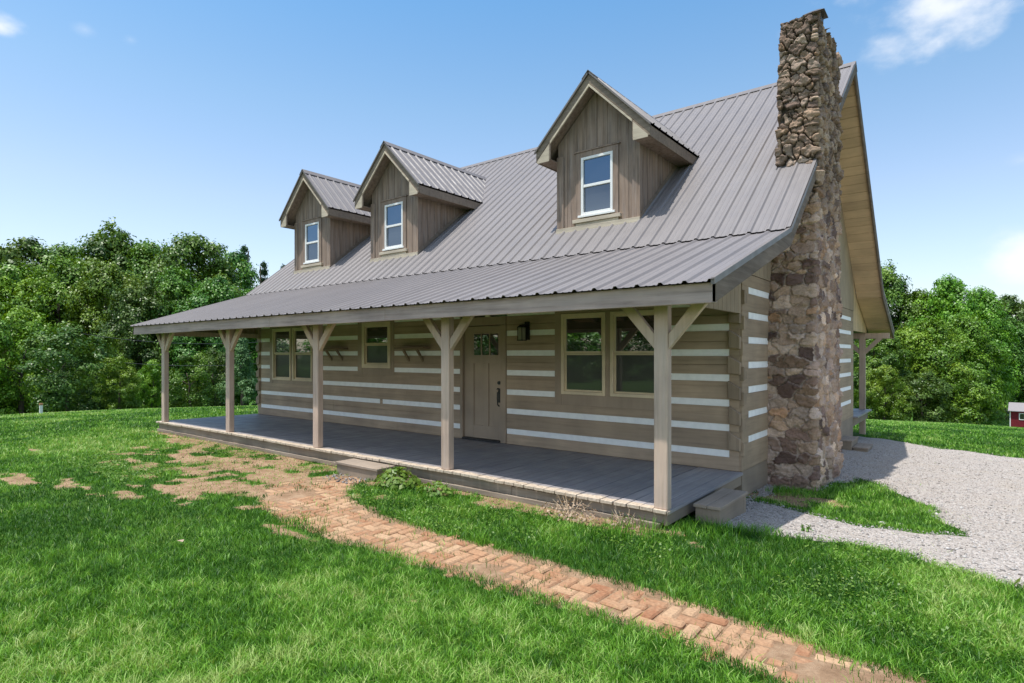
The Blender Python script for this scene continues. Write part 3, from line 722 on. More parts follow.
# ---- rear porch
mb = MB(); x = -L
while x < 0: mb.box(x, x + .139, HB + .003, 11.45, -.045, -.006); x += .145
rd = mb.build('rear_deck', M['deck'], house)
mb = MB(); mb.box(-.03, .012, HB + .005, 11.42, -.26, -.047); mb.box(-L, -.032, 11.38, 11.42, -.26, -.047); mb.build('rim_board', M['foundation'], rd)
for px in (-.1, -4, -8, -12.2):
    mb = MB(); mb.box(px - .075, px + .075, 11.25, 11.38, -.9, 2.1); po = mb.build('rear_porch_post', M['brace'], house, bevel=.006)
    for sgn in (-1, 1):
        mb = MB(); brace(mb, px + sgn * .075, sgn, 1.55, .42, 2.0, 11.27, 11.36); mb.build('brace', M['brace'], po)
mb = MB(); mb.box(-L, .55, 11.26, 11.37, 2.0, 2.15); mb.build('rear_header', M['brace'], house)

mb = MB(); y = HB + .03
while y < 11.2:
    y1 = min(y + .2, 11.25); mb.prism([(y + .003, 2.155), (y1 - .003, 2.155), (y1 - .003, zroof(y1) - .1), (y + .003, zroof(y) - .1)], 0, -.03, .01); y = y1
mb.build('porch_end_panel', M['soffit'], house)

# ---- dormers (part) with their sub-parts
SL = .995
def dormer(cx, first):
    hw, wy, fy, ph = .79, .71, .44, 6.20; zw = 5.05
    zs0 = zroof(wy) - .10
    kids = []
    mb = MB()
    wx0, wx1, wz0, wz1 = -.306, .306, 3.935, 4.925
    tx0, tx1, tz0, tz1 = wx0 - .105, wx1 + .105, wz0 - .09, wz1 + .09
    n = 8; bw = 2 * hw / n
    for i in range(n):   # vertical T1-11 boards on the face, round the window opening
        a, b = -hw + i * bw + .005, -hw + (i + 1) * bw - .005
        def roofz(x): return ph - .17 - abs(x) * SL
        for lo, hi in ([(zs0, wz0), (wz1, 99)] if (b > wx0 and a < wx1) else [(zs0, 99)]):
            aa, bb = a, b
            if (b > wx0 and a < wx1):
                pass
            mb.prism([(aa, lo), (bb, lo), (bb, min(hi, roofz(bb))), (aa, min(hi, roofz(aa)))], 1, wy - .006, wy + .06)
    # backing, slightly behind the grooves
    mb.prism([(-hw + .002, zs0), (wx0, zs0), (wx0, roofz(wx0) if False else ph - .17 - .306 * SL), (-hw + .002, ph - .17 - hw * SL)], 1, wy + .002, wy + .07)
    mb.prism([(wx1, zs0), (hw - .002, zs0), (hw - .002, ph - .17 - hw * SL), (wx1, ph - .17 - .306 * SL)], 1, wy + .002, wy + .07)
    mb.prism([(wx0, wz1), (wx1, wz1), (wx1, ph - .17 - .306 * SL), (0, ph - .18), (wx0, ph - .17 - .306 * SL)], 1, wy + .002, wy + .07)
    for s_ in (-1, 1):   # cheeks
        y = wy + .07
        while zroof(y) < zw + .15 and y < 3:
            y1 = y + .2
            mb.prism([(y + .005, zroof(y) - .1), (y1 - .005, zroof(y1) - .1), (y1 - .005, zw + .2), (y + .005, zw + .2)], 0, *sorted((s_ * hw, s_ * (hw - .05)))); y = y1
        mb.prism([(wy + .06, zs0), (2.45, zw + .1), (2.45, zw + .2), (wy + .06, zw + .2)], 0, *sorted((s_ * (hw - .006), s_ * (hw - .045))))
    dm = mb.build('dormer', M['siding_weathered'], house); dm.location = (cx, 0, 0)
    def sub(mb, name, mats, **k): return mb.build(name, mats, dm, **k)
    # roof sheets
    mb = MB(); yback = BY + (ph - BZ) / MS + .02
    for s_ in (-1, 1):
        v = Vector((s_, 0, -SL)); le = 1.09 * v.length; v.normalize(); nrm = Vector((s_ * SL, 0, 1)).normalized()
        def l1(u, v=v, le=le):
            zr = zroof(u) - .03; need = (ph - zr) / -v.z
            return max(.0, min(le, need))
        ribbed(mb, Vector((0, 0, ph)) + nrm * .01, (0, 1, 0), v, nrm, fy - .03, yback, fy + .1, .235, lambda u: 0, l1)
    rf = sub(mb, 'dormer_roof', M['roof'])
    mb = MB()
    for s_ in (-1, 1):
        mb.prism([(0, ph + .05), (s_ * .12, ph + .05 - .12 * SL), (s_ * .12, ph + .04 - .12 * SL), (0, ph + .04)], 1, fy - .04, yback + .05)
        mb.prism([(s_ * .015, ph + .02), (s_ * 1.10, ph + .005 - 1.095 * SL), (s_ * 1.10, ph - .03 - 1.095 * SL), (s_ * .015, ph - .02)], 1, fy - .034, fy - .004)
    # valley flashing
    sub(mb, 'ridge_cap', M['roof_trim'])
    mb = MB()
    for s_ in (-1, 1):   # rake boards, pale lower strip, returns, eave fascia and soffit
        mb.prism([(0, ph - .01), (s_ * 1.08, ph - .01 - 1.08 * SL), (s_ * 1.08, ph - .16 - 1.08 * SL), (0, ph - .17)], 1, fy, fy + .03)
        mb.prism([(s_ * .78, ph - .172 - .78 * SL), (s_ * 1.08, ph - .162 - 1.08 * SL), (s_ * 1.08, ph - .19 - 1.08 * SL), (s_ * .78, ph - .19 - 1.08 * SL)], 1, fy + .002, fy + .03)
        mb.prism([(fy + .032, ph - .2 - 1.08 * SL), (fy + .032, ph - .03 - 1.08 * SL), (2.42, ph - .03 - 1.08 * SL), (2.35, ph - .2 - 1.08 * SL)], 0, *sorted((s_ * 1.08, s_ * 1.05)))
    sub(mb, 'rake_board', M['dormer_trim'], bevel=.004)
    mb = MB()
    for s_ in (-1, 1):
        mb.prism([(0, ph - .172), (s_ * .78, ph - .172 - .78 * SL), (s_ * .78, ph - .215 - .78 * SL), (0, ph - .215)], 1, fy - .008, fy + .02)
        mb.prism([(s_ * .80, ph - .22 - .78 * SL), (s_ * 1.05, ph - .205 - 1.05 * SL), (s_ * 1.05, ph - .215 - 1.08 * SL), (s_ * .80, ph - .215 - 1.08 * SL)], 1, fy - .006, fy + .0015)
    sub(mb, 'rake_trim', M['trim_light'])
    mb = MB()
    for s_ in (-1, 1):
        mb.prism([(0, ph - .12), (s_ * 1.048, ph - .12 - 1.048 * SL), (s_ * 1.048, ph - .14 - 1.048 * SL), (0, ph - .14)], 1, fy + .031, yback - .75)
        z_ = ph - .19 - 1.08 * SL
        mb.prism([(fy + .031, z_), (2.3, z_), (2.3, z_ + .02), (fy + .031, z_ + .02)], 0, *sorted((s_ * 1.048, s_ * (hw + .003))))
    sub(mb, 'soffit', M['siding_weathered'])
    mb = MB()   # window surround, corner boards
    mb.box(tx0, wx0 - .002, wy - .03, wy - .007, tz0, tz1); mb.box(wx1 + .002, tx1, wy - .03, wy - .007, tz0, tz1); mb.box(wx0 - .002, wx1 + .002, wy - .03, wy - .007, wz1 + .002, tz1)
    mb.box(tx0 - .03, tx1 + .03, wy - .045, wy - .007, tz1 + .002, tz1 + .03)
    for s_ in (-1, 1):
        mb.box(*sorted((s_ * (hw + .012), s_ * (hw - .13))), wy - .03, wy - .007, zs0, zw - .02)
    sub(mb, 'window_surround', M['siding_weathered'], bevel=.003)
    mb = MB(); mb.box(tx0 - .05, tx1 + .05, wy - .06, wy - .007, wz0 - .125, wz0 - .065); mb.box(tx0, tx1, wy - .03, wy - .007, wz0 - .23, wz0 - .126)
    mb.box(-hw - .015, hw + .015, wy - .055, wy - .031, zs0 + .03, zs0 + .17)
    sub(mb, 'window_sill', M['trim_light'] if first else M['dormer_trim'], bevel=.003)
    mb = MB(); f_ = .045; y0, y1 = wy - .03, wy + .05
    mb.box(wx0, wx0 + f_, y0, y1, wz0, wz1); mb.box(wx1 - f_, wx1, y0, y1, wz0, wz1); mb.box(wx0 + f_, wx1 - f_, y0, y1, wz0, wz0 + f_); mb.box(wx0 + f_, wx1 - f_, y0, y1, wz1 - f_, wz1)
    mid = 4.43; mb.box(wx0 + f_, wx1 - f_, y0 + .008, y1, mid - .02, mid + .025); mb.box(wx0 - .05, wx1 + .05, wy - .055, wy - .0305, wz0 - .04, wz0 - .002)
    sub(mb, 'window_frame', M['vinyl'], bevel=.003)
    sub(MB().box(wx0 + f_, wx1 - f_, wy + .0, wy + .006, mid + .025, wz1 - f_), 'upper_pane', M['blue_glass'])
    sub(MB().box(wx0 + f_, wx1 - f_, wy + .01, wy + .016, wz0 + f_, mid - .02), 'screened_pane', M['blue_screen'])
    for s_ in (-1, 1):   # trim along cheeks
        mb = MB(); mb.prism([(wy - .02, zroof(wy - .02) + .04), (2.4, zroof(2.4) + .04), (2.4, zroof(2.4) + .13), (wy - .02, zroof(wy - .02) + .13)], 0, *sorted((s_ * (hw + .014), s_ * (hw + .002)))); sub(mb, 'cheek_trim', M['dormer_trim'])
    return dm
for i, cx_ in enumerate((-10.955, -7.774, -2.586)): dormer(cx_, True)

# ---- chimney
def chimney():
    def shape(z):
        t_ = np.clip((z + .4) / 6.85, 0, 1); k = np.clip((z - 3.2) / 1.2, 0, 1)
        xl = np.where(z < 3.9, -.06, .02 + .1 * t_); xr = .635 - .055 * t_; yf = 1.25 + .3 * sstep(.25, .72, t_); yb = 3.22 + .08 * t_
        return xl, xr, yf, yb
    zz = np.concatenate([np.arange(-.62, 6.575, .0115)]); nf, ns = 58, 165
    us = [('f', i / nf) for i in range(nf)] + [('s', i / ns) for i in range(ns)] + [('b', i / nf) for i in range(nf)] + [('l', i / 24) for i in range(24)]
    nu = len(us); S = np.zeros((nu, len(zz))); PX = np.zeros_like(S); PY = np.zeros_like(S); NX = np.zeros_like(S); NY = np.zeros_like(S)
    xl, xr, yf, yb = shape(zz)
    for k, (sd, t_) in enumerate(us):
        if sd == 'f': PX[k] = xl + (xr - xl) * t_; PY[k] = yf; NX[k], NY[k] = 0, -1; S[k] = .66 * t_
        elif sd == 's': PX[k] = xr; PY[k] = yf + (yb - yf) * t_; NX[k], NY[k] = 1, 0; S[k] = .66 + 1.95 * t_
        elif sd == 'b': PX[k] = xr + (xl - xr) * t_; PY[k] = yb; NX[k], NY[k] = 0, 1; S[k] = 2.61 + .66 * t_
        else: PX[k] = xl; PY[k] = yb + (yf - yb) * t_; NX[k], NY[k] = -1, 0; S[k] = 3.27 + 1.95 * t_
    per = 5.22
    for arr in (NX, NY):   # soften the corners
        for _ in range(2): arr[:] = (np.roll(arr, 1, 0) + arr * 2 + np.roll(arr, -1, 0)) / 4
    ln = np.hypot(NX, NY); NX /= ln; NY /= ln
    Z = np.broadcast_to(zz, S.shape)
    r = np.random.default_rng(5); seeds = []
    z = -.7
    while z < 6.6:
        top = z > 4.0; h = r.uniform(.08, .16) if top else r.uniform(.09, .19); s = r.uniform(0, .2)
        while s < per:
            w_ = r.uniform(.15, .34) if top else r.uniform(.12, .32)
            seeds.append((s + w_ / 2, z + h / 2 + r.uniform(-.04, .04), r.uniform(-.03, .035))); s += w_
        z += h
    sd = np.array(seeds); ids = np.arange(len(sd)); ext = np.concatenate([sd, sd + (per, 0, 0), sd - (per, 0, 0)]); eid = np.r_[ids, ids, ids]
    s_ = S.ravel() + (fbm(S.ravel() * 7, Z.ravel() * 7, 2) - .5) * .2; z_ = Z.ravel() + (fbm(S.ravel() * 7 + 9, Z.ravel() * 7, 3) - .5) * .17
    F1 = np.full(s_.size, 9.); F2 = F1.copy(); ID = np.zeros(s_.size, int)
    for a in range(0, len(s_), 6000):
        sl = slice(a, a + 6000); zl = z_[sl]; m = (ext[:, 1] > zl.min() - .6) & (ext[:, 1] < zl.max() + .6); E, J = ext[m], eid[m]
        d = (np.abs((s_[sl, None] - E[None, :, 0]) * .75) ** 1.7 + np.abs((zl[:, None] - E[None, :, 1]) * 1.35) ** 1.7) ** (1 / 1.7) - E[None, :, 2]
        o = np.argpartition(d, 1, axis=1)[:, :2]; dd = np.take_along_axis(d, o, 1); sw = dd[:, 0] > dd[:, 1]
        F1[sl] = dd.min(1); F2[sl] = dd.max(1); ID[sl] = J[np.where(sw, o[:, 1], o[:, 0])]
    edge = (F2 - F1)
    topk = sstep(3.4, 4.4, Z.ravel())
    e = sstep(.004, .024, edge); rnd = r.random(len(sd)); rn2 = r.random(len(sd))
    disp = e * (.014 + .045 * rnd[ID] + topk * .03 * rn2[ID]) - .008 - topk * .02 * (1 - e)
    tilt = ((z_ - sd[ID, 1]) * (rn2[ID] - .5) * 1.2 + ((s_ - sd[ID, 0] + per / 2) % per - per / 2) * (rnd[ID] - .5)) * .26 * e
    rough = (fbm(S.ravel() * 13, Z.ravel() * 26, 9, 5) - .5) * (.045 + .008 * topk) * e + (fbm(S.ravel() * 5, Z.ravel() * 5, 29, 3) - .5) * .05
    side = sstep(.3, .9, NX.ravel())
    disp = (disp + tilt + rough) * (1 + .1 * side)
    pal = np.array([(.34, .255, .185), (.27, .19, .13), (.12, .082, .066), (.37, .235, .14), (.50, .39, .285), (.43, .345, .27), (.18, .125, .095), (.42, .30, .20), (.30, .225, .175)])
    pw_ = np.array([.22, .19, .10, .05, .10, .1, .1, .06, .08]); pi = r.choice(len(pal), len(sd), p=pw_)
    cols = pal[pi] * r.uniform(.7, 1.3, (len(sd), 1)); mort = np.array([.44, .375, .31])
    tb = topk[:, None]; mort = mort * (1 - tb * .78)
    gray = np.array([.36, .28, .21])
    C = cols[ID] * (1 - .3 * tb) + gray * .3 * tb
    k = sstep(.008, .02, edge)[:, None]; C = mort * (1 - k) + C * k
    C = C * ((0.62 + .3 * (1 - topk)) + .4 * fbm(S.ravel() * 9, Z.ravel() * 9, 77))[:, None] * (np.array([1.17, 1.09, 1.1]) * (1 - tb) + np.array([1.08, 1.0, .98]) * tb)
    X = PX.ravel() + NX.ravel() * disp; Y = PY.ravel() + NY.ravel() * disp
    topw = (zz > 6.3)
    V = np.stack([X, Y, Z.ravel() + (fbm(S.ravel() * 8, S.ravel() * 0, 4) - .5) * .09 * sstep(6.15, 6.55, Z.ravel())], -1)
    I = np.arange(nu * len(zz)).reshape(nu, len(zz)); In = np.roll(I, -1, 0)
    F = np.stack([I[:, :-1], In[:, :-1], In[:, 1:], I[:, 1:]], -1).reshape(-1, 4)
    o = np_mesh('chimney', V, F, M['stone'], col=np.clip(C, 0, 1), parent=house)
    mb = MB(); mb.prism([(.13, 1.57), (.575, 1.57), (.575, 3.27), (.13, 3.27)], 2, 6.2, 6.5); mb.build('mortar_crown', M['mortar'], o)
    mb = MB(); mb.box(.42, .6, 1.86, 2.06, 6.5, 6.68)
    mb.hexa([(.36, 1.8, 6.72), (.66, 1.8, 6.72), (.66, 2.12, 6.72), (.36, 2.12, 6.72), (.46, 1.9, 6.79), (.56, 1.9, 6.79), (.56, 2.02, 6.79), (.46, 2.02, 6.79)])
    for a, b in ((.43, 1.87), (.59, 1.87), (.59, 2.05), (.43, 2.05)): mb.box(a - .012, a + .012, b - .012, b + .012, 6.67, 6.73)
    mb.build('flue_cap', M['steel'], o)
    return o
chimney()

# ------------------------------------------------------------------ things on and around the porch
lan = tag(empty('wall_lantern', (-3.56, -.02, 1.93)), 'black outdoor wall lantern right of the front door', 'lantern'); lan.scale = (.8, .8, .9)
mb = MB(); mb.box(-.005, .125, -.02, .0, -.15, .19); mb.build('backplate', M['black'], lan, bevel=.004)
mb = MB()
for sx_ in (-.055, .055):
    for sy_ in (-.19, -.05): mb.box(sx_ - .007, sx_ + .007, sy_ - .007, sy_ + .007, -.15, .08)
mb.box(-.068, .068, -.205, -.035, -.165, -.15); mb.hexa([(-.07, -.21, .08), (.07, -.21, .08), (.07, -.03, .08), (-.07, -.03, .08), (-.03, -.15, .13), (.03, -.15, .13), (.03, -.09, .13), (-.03, -.09, .13)])
mb.beam((0, -.12, .13), (.06, -.01, .15), .02, .02); mb.build('cage', M['black'], lan, bevel=.003)
mb = MB(); mb.box(-.048, .048, -.182, -.058, -.148, .079); mb.build('glass_box', M['lantern_glass'], lan)

def shelf(xc, label):
    s = tag(empty('wall_shelf', (xc, -.016, 1.66)), label, 'shelf', 'bracketed shelves on the log wall')
    mb = MB(); mb.box(-.42, .42, -.2, -.002, 0, .032); mb.build('shelf_board', M['dark_wood'], s, bevel=.004)
    for bx in (-.2, .2):
        mb = MB(); mb.prism([(-.19, -.002), (-.13, -.002), (-.002, -.2), (-.002, -.26)], 0, bx - .022, bx + .022); mb.build('bracket', M['dark_wood'], s, bevel=.003)
shelf(-6.28, 'brown bracketed wall shelf between the small window and the front door')
shelf(-8.88, 'brown bracketed wall shelf between the double window and the small window')

def step(name, x0, x1, y0, y1, z0, z1, label, lip=.012):
    s = tag(empty(name, ((x0 + x1) / 2, (y0 + y1) / 2, z0)), label, 'step'); hx, hy = (x1 - x0) / 2, (y1 - y0) / 2; h = z1 - z0
    mb = MB(); mb.box(-hx + .01, hx - .01, -hy + .01, hy - .01, -.06, h - .036)
    for sx_ in (-1, 1):
        for sy_ in (-1, 1): mb.box(*sorted((sx_ * (hx - .006), sx_ * (hx - .09))), *sorted((sy_ * (hy - .006), sy_ * (hy - .09))), -.06, h - .037)
    mb.build('step_box', M['foundation'], s, bevel=.004)
    mb = MB(); n = 2; w_ = (2 * hx + 2 * lip) / n
    if 2 * hx > 2 * hy:
        w_ = (2 * hy + 2 * lip) / n
        for i in range(n): mb.box(-hx - lip, hx + lip, -hy - lip + i * w_ + .003, -hy - lip + (i + 1) * w_ - .003, h - .035, h)
    else:
        for i in range(n): mb.box(-hx - lip + i * w_ + .003, -hx - lip + (i + 1) * w_ - .003, -hy - lip, hy + lip, h - .035, h)
    mb.build('tread', M['step'], s, bevel=.004); return s
step('wooden_step', -5.0, -4.06, -2.76, -2.45, -.2, -.035, 'low grey wooden box step at the front edge of the porch')
step('wooden_step', .10, .37, -1.9, -1.0, -.21, -.027, 'grey wooden box step against the right end of the porch deck')
step('wooden_step', .03, .28, 6.9, 7.75, -.62, -.36, 'taller grey box step beside the gable wall behind the chimney')
step('wooden_step', .295, .58, 6.95, 7.7, -.64, -.5, 'lower grey box step in front of the taller one behind the chimney')

# ------------------------------------------------------------------ grass
def blades(name, x, y, z, h, wd, tint, mat, lean=.45, kind='stuff'):
    n = len(x); th = RNG.uniform(0, 6.283, n); ln = RNG.uniform(.1, lean, n) * h * 1.3; la = RNG.uniform(0, 6.283, n)
    ux, uy = np.cos(th) * wd / 2, np.sin(th) * wd / 2; dx, dy = np.cos(la) * ln, np.sin(la) * ln
    zb = z - .01
    V = np.empty((n, 5, 3))
    V[:, 0] = np.stack([x - ux, y - uy, zb], -1); V[:, 1] = np.stack([x + ux, y + uy, zb], -1)
    V[:, 2] = np.stack([x + ux * .8 + dx * .35, y + uy * .8 + dy * .35, z + h * .62], -1); V[:, 3] = np.stack([x - ux * .8 + dx * .35, y - uy * .8 + dy * .35, z + h * .62], -1)
    V[:, 4] = np.stack([x + dx, y + dy, z + h], -1)
    b = (np.arange(n) * 5)[:, None]
    o = np_mesh(name, V.reshape(-1, 3), [b + np.array([[0, 1, 2, 3]]), b + np.array([[3, 2, 4]])], mat, tint=np.repeat(tint, 5))
    if kind: o['kind'] = kind
    return o
def cand(n, d0, d1, spread=1.18, p=1.0):
    d = d0 * (d1 / d0) ** RNG.random(n) if p == 0 else np.sqrt(RNG.uniform(d0 ** 2, d1 ** 2, n))
    u = RNG.uniform(-.872 * spread - .12, .872 * spread + .12, n)
    return CAM[0] + d * (FW[0] + u * RT[0]), CAM[1] + d * (FW[1] + u * RT[1]), d
X, Y, Dd = cand(760000, 2.7, 40, p=0)
_a = RNG.uniform(0, 6.283, 330000); _d = .6 + 21 * RNG.random(330000) ** .75          # turf all round, beyond the view as well
_x, _y = CAM[0] + _d * np.cos(_a), CAM[1] + _d * np.sin(_a)
_f = (_x - CAM[0]) * FW[0] + (_y - CAM[1]) * FW[1]; _s = np.abs((_x - CAM[0]) * RT[0] + (_y - CAM[1]) * RT[1])
_k = (_s > 1.02 * _f) | (_d < 2.9); X, Y, Dd = np.r_[X, _x[_k]], np.r_[Y, _y[_k]], np.r_[Dd, np.maximum(_d[_k] * 1.3, 9)]
gs = gravel_sd(X, Y); psd = path_sd(X, Y); sm = soil_mask(X, Y)
near = sstep(25, 10, Dd)
ok = ~((X > -L - .05) & (X < .02) & (Y > -D - .02) & (Y < 11.5))
prob = sstep(.02, -.06, gs + (RNG.random(len(X)) - .5) * .08) * sstep(.03, -.07, psd + (RNG.random(len(X)) - .5) * .1) * (1 - .72 * sstep(.1, .95, sm))
prob = np.maximum(prob, .09 * (psd > 0) * (fbm(X * 4, Y * 4, 61) > .55) + .10 * (psd > 0) * (fbm(X * 2, Y * 2, 63) > .5) * (X < -2.4))
prob = np.maximum(prob, .05 * (gs > 0) * (fbm(X * 1.1, Y * 1.6, 62) > .6))
ok &= RNG.random(len(X)) < prob
X, Y, Dd, sm, psd = X[ok], Y[ok], Dd[ok], sm[ok], psd[ok]
big = fbm(X * .35, Y * .35, 21); med = fbm(X * 1.3, Y * 1.3, 22); sml = fbm(X * 5, Y * 5, 23)
tuft = fbm(X * 13, Y * 13, 24, 2)
H = (.024 + .028 * RNG.random(len(X))) * (.4 + .5 * med + .8 * tuft) * np.where(Dd > 12, 1.15, 1) * (1 - .4 * sm)
strip = (Y > -3.8) & (Y < -1.6) & (X > -4)                       # lusher strip between path and porch
H = np.where(strip, H * 1.2, H); H = np.where((psd > -.14) & (X > -3), H * 1.15, H)
T = .29 + (big - .5) * 1.4 + (med - .5) * 1.0 + (sml - .5) * .75 + RNG.normal(0, .22, len(X)) + (tuft - .5) * 1.1 + .3 * sm + .05 * (X < -9)
T = np.where(RNG.random(len(X)) < .015 + .02 * sstep(.55, .7, med), RNG.uniform(.8, 1, len(X)), T)
yel = sstep(1.2, .2, np.hypot((X + 13.6) / 1.9, (Y + 4.2) / .8)); T = T + .42 * yel * (RNG.random(len(X)) < .8)
T = np.where((sm > .35) & (RNG.random(len(X)) < .55), RNG.uniform(.82, 1, len(X)), T); H = np.where(sm > .35, H * .7, H)
T = np.where(sm > .2, np.clip(T, 0, 1), np.clip(T, 0, .9))
Wd = .0046 * np.maximum(1, Dd / 5.0) * RNG.uniform(.7, 1.3, len(X))
blades('grass', X, Y, gtop(X, Y), H, Wd, T, M['grass'], 1.25)
# creeping clover-like ground cover in the thin lawn by the porch and at the drive's edge
def leafcards(cx, cy, cz, nrm, size, asp, tint, fold=.15):
    n = len(cx); nrm = nrm / np.linalg.norm(nrm, axis=1, keepdims=True)
    ref = RNG.normal(0, 1, (n, 3)); a = np.cross(nrm, ref); a /= np.linalg.norm(a, axis=1, keepdims=True); b = np.cross(nrm, a)
    C = np.stack([cx, cy, cz], -1); s = size[:, None]; w_ = s * asp
    V = np.stack([C - a * s * .5, C + b * w_ * .5 + nrm * s * fold, C + a * s * .5, C - b * w_ * .5 + nrm * s * fold], 1)
    return V.reshape(-1, 3), np.arange(n * 4).reshape(n, 4), np.repeat(tint, 4)
n = 16000; X = RNG.uniform(-10.5, -4.6, n); Y = RNG.uniform(-5, -2.5, n); n2 = 5200; X = np.r_[X, RNG.uniform(1.2, 4.2, n2)]; Y = np.r_[Y, RNG.uniform(-3.6, -1.6, n2)]
X = np.r_[X, RNG.uniform(-4, .4, 4200)]; Y = np.r_[Y, RNG.uniform(-3.9, -2.6, 4200)]
k = (RNG.random(len(X)) < sstep(.44, .62, fbm(X * 1.1, Y * 1.1, 51))) & (path_sd(X, Y) < -.03) & (gravel_sd(X, Y) < .02); X, Y = X[k], Y[k]
nr = np.stack([RNG.normal(0, .35, len(X)), RNG.normal(0, .35, len(X)), np.ones(len(X))], -1)
V, F, T = leafcards(X, Y, gtop(X, Y) + RNG.uniform(.012, .06, len(X)), nr, RNG.uniform(.014, .03, len(X)), .8, RNG.random(len(X)))
np_mesh('clover_ground_cover', V, F, M['weed'], tint=T)['kind'] = 'stuff'
# leafy plant at the step, dry plants at the deck's right end
def leafy(name, x, y, r, h, n, mat, label, cat, sz=(.05, .11)):
    a = RNG.uniform(0, 6.283, n); q = np.sqrt(RNG.random(n)) * r; px, py = q * np.cos(a), q * np.sin(a) * .7; pz = h * (1 - (q / r) ** 2 * .75) * RNG.uniform(.35, 1, n) + .01
    nr = np.stack([np.cos(a) * q / r * 1.2 + RNG.normal(0, .3, n), np.sin(a) * q / r * 1.2 + RNG.normal(0, .3, n), np.ones(n) * .9], -1)
    V, F, T = leafcards(px, py, pz, nr, RNG.uniform(*sz, n), .55, RNG.random(n), .1)
    e = tag(empty(name, (x, y, gz(x, y))), label, cat); np_mesh('foliage', V, F, mat, tint=T, parent=e)
    mb = MB()
    for i in range(14):
        b = random.uniform(0, 6.28); mb.tube([(0.02 * math.cos(b), .02 * math.sin(b), -.02), (r * .4 * math.cos(b), r * .3 * math.sin(b), h * .45), (r * .7 * math.cos(b), r * .5 * math.sin(b), h * random.uniform(.6, 1.1))], [.005, .004, .002], 5)
    mb.build('stems', M['weed'] if mat != M['dry'] else M['dry'], e)
    return e
leafy('leafy_plant', -3.66, -2.74, .36, .25, 330, M['weed'], 'bright green leafy plant growing beside the front porch step', 'plant')
leafy('leafy_plant', -2.95, -2.72, .3, .14, 160, M['weed'], 'small pale leafy clump at the porch edge right of the bigger leafy plant', 'plant', (.04, .08))
leafy('dried_plant', -1.0, -2.62, .38, .22, 240, M['dry'], 'dried brown weed under the front edge of the porch near its right end', 'plant', (.02, .05))
leafy('dried_plant', -.35, -2.6, .22, .17, 110, M['dry'], 'small dry weed right beside the rightmost porch post', 'plant', (.02, .04))
leafy('leafy_plant', 2.95, -1.98, .3, .13, 110, M['weed'], 'broad-leaved weed at the near edge of the gravel drive', 'plant', (.06, .12))
leafy('leafy_plant', 1.08, -1.45, .07, .08, 26, M['weed'], 'tiny weed sprouting alone in the gravel', 'plant', (.02, .045))
def tall(cx, cy, r, n, hh, seed):
    a = RNG.uniform(0, 6.283, n); q = r * np.sqrt(RNG.random(n)); x = cx + q * np.cos(a); y = cy + q * np.sin(a)
    return x, y, RNG.uniform(.6, 1.1, n) * hh
G = [tall(-1.15, -3.88, .07, 60, .14, 1), tall(-.1, -2.72, .35, 260, .16, 2), tall(.35, -2.2, .3, 300, .13, 3), tall(.75, -1.85, .22, 220, .11, 4), tall(-3.0, -4.62, .3, 160, .12, 5), tall(.4, .75, .3, 260, .11, 6), tall(.95, 1.3, .35, 300, .11, 7)]
x = np.concatenate([g[0] for g in G]); y = np.concatenate([g[1] for g in G]); h = np.concatenate([g[2] for g in G])
k = ~((x < .02) & (y > -D - .02)) & ~((x < .38) & (y > -1.95) & (y < -.95)); x, y, h = x[k], y[k], h[k]
blades('tall_grass', x, y, gtop(x, y), h, np.full(len(x), .006), RNG.uniform(.15, .75, len(x)), M['grass'], .7)

# small loose things
def rock(name, x, y, s, mat, label, cat):
    mb = MB(); r = random.Random(int(abs(x * 100))); vs = []; 
    import bmesh
    bm = bmesh.new(); bmesh.ops.create_icosphere(bm, subdivisions=2, radius=1)
    for v in bm.verts: v.co = Vector((v.co.x * s * 1.2, v.co.y * s * .9, v.co.z * s * .6)) * (1 + r.uniform(-.14, .14))
    me = bpy.data.meshes.new(name); bm.to_mesh(me); bm.free(); me.materials.append(mat)
    a = me.attributes.new('tint', 'FLOAT', 'POINT'); a.data.foreach_set('value', np.full(len(me.vertices), .9, np.float32))
    o = bpy.data.objects.new(name, me); COL.objects.link(o); o.location = (x, y, gz(x, y) + s * .3); tag(o, label, cat)
rock('pale_stone', 1.62, -.32, .03, M['pebble'], 'pale stone lying in the grass island by the drive', 'stone')
rock('pale_stone', 1.78, -.2, .02, M['pebble'], 'smaller pale stone behind the other one in the grass island', 'stone')
x, y = -3.32, -5.62
mb = MB(); mb.add([(-.05, 0, .075), (0, -.03, .09), (.055, 0, .08), (.0, .035, .085), (0, 0, .08)], [(0, 1, 4), (1, 2, 4), (2, 3, 4), (3, 0, 4)], 0, .9)
o = mb.build('fallen_leaf', M['dry']); o.location = (x, y, gz(x, y) - .01); tag(o, 'tan dry leaf lying on the near lawn', 'leaf')

x, y = at(41, 24.5)
mk = tag(empty('marker_post', (x, y, gz(x, y) - .05)), 'small white marker stake standing at the far left lawn edge', 'post')
mb = MB(); mb.box(-.05, .05, -.05, .05, 0, .42); mb.build('stake', M['vinyl'], mk, bevel=.006)
t = NT('faded_orange', .6); t.base((.42, .2, .1)); mb = MB(); mb.box(-.055, .055, -.055, .055, .42, .5); mb.build('stake_cap', t.m, mk)

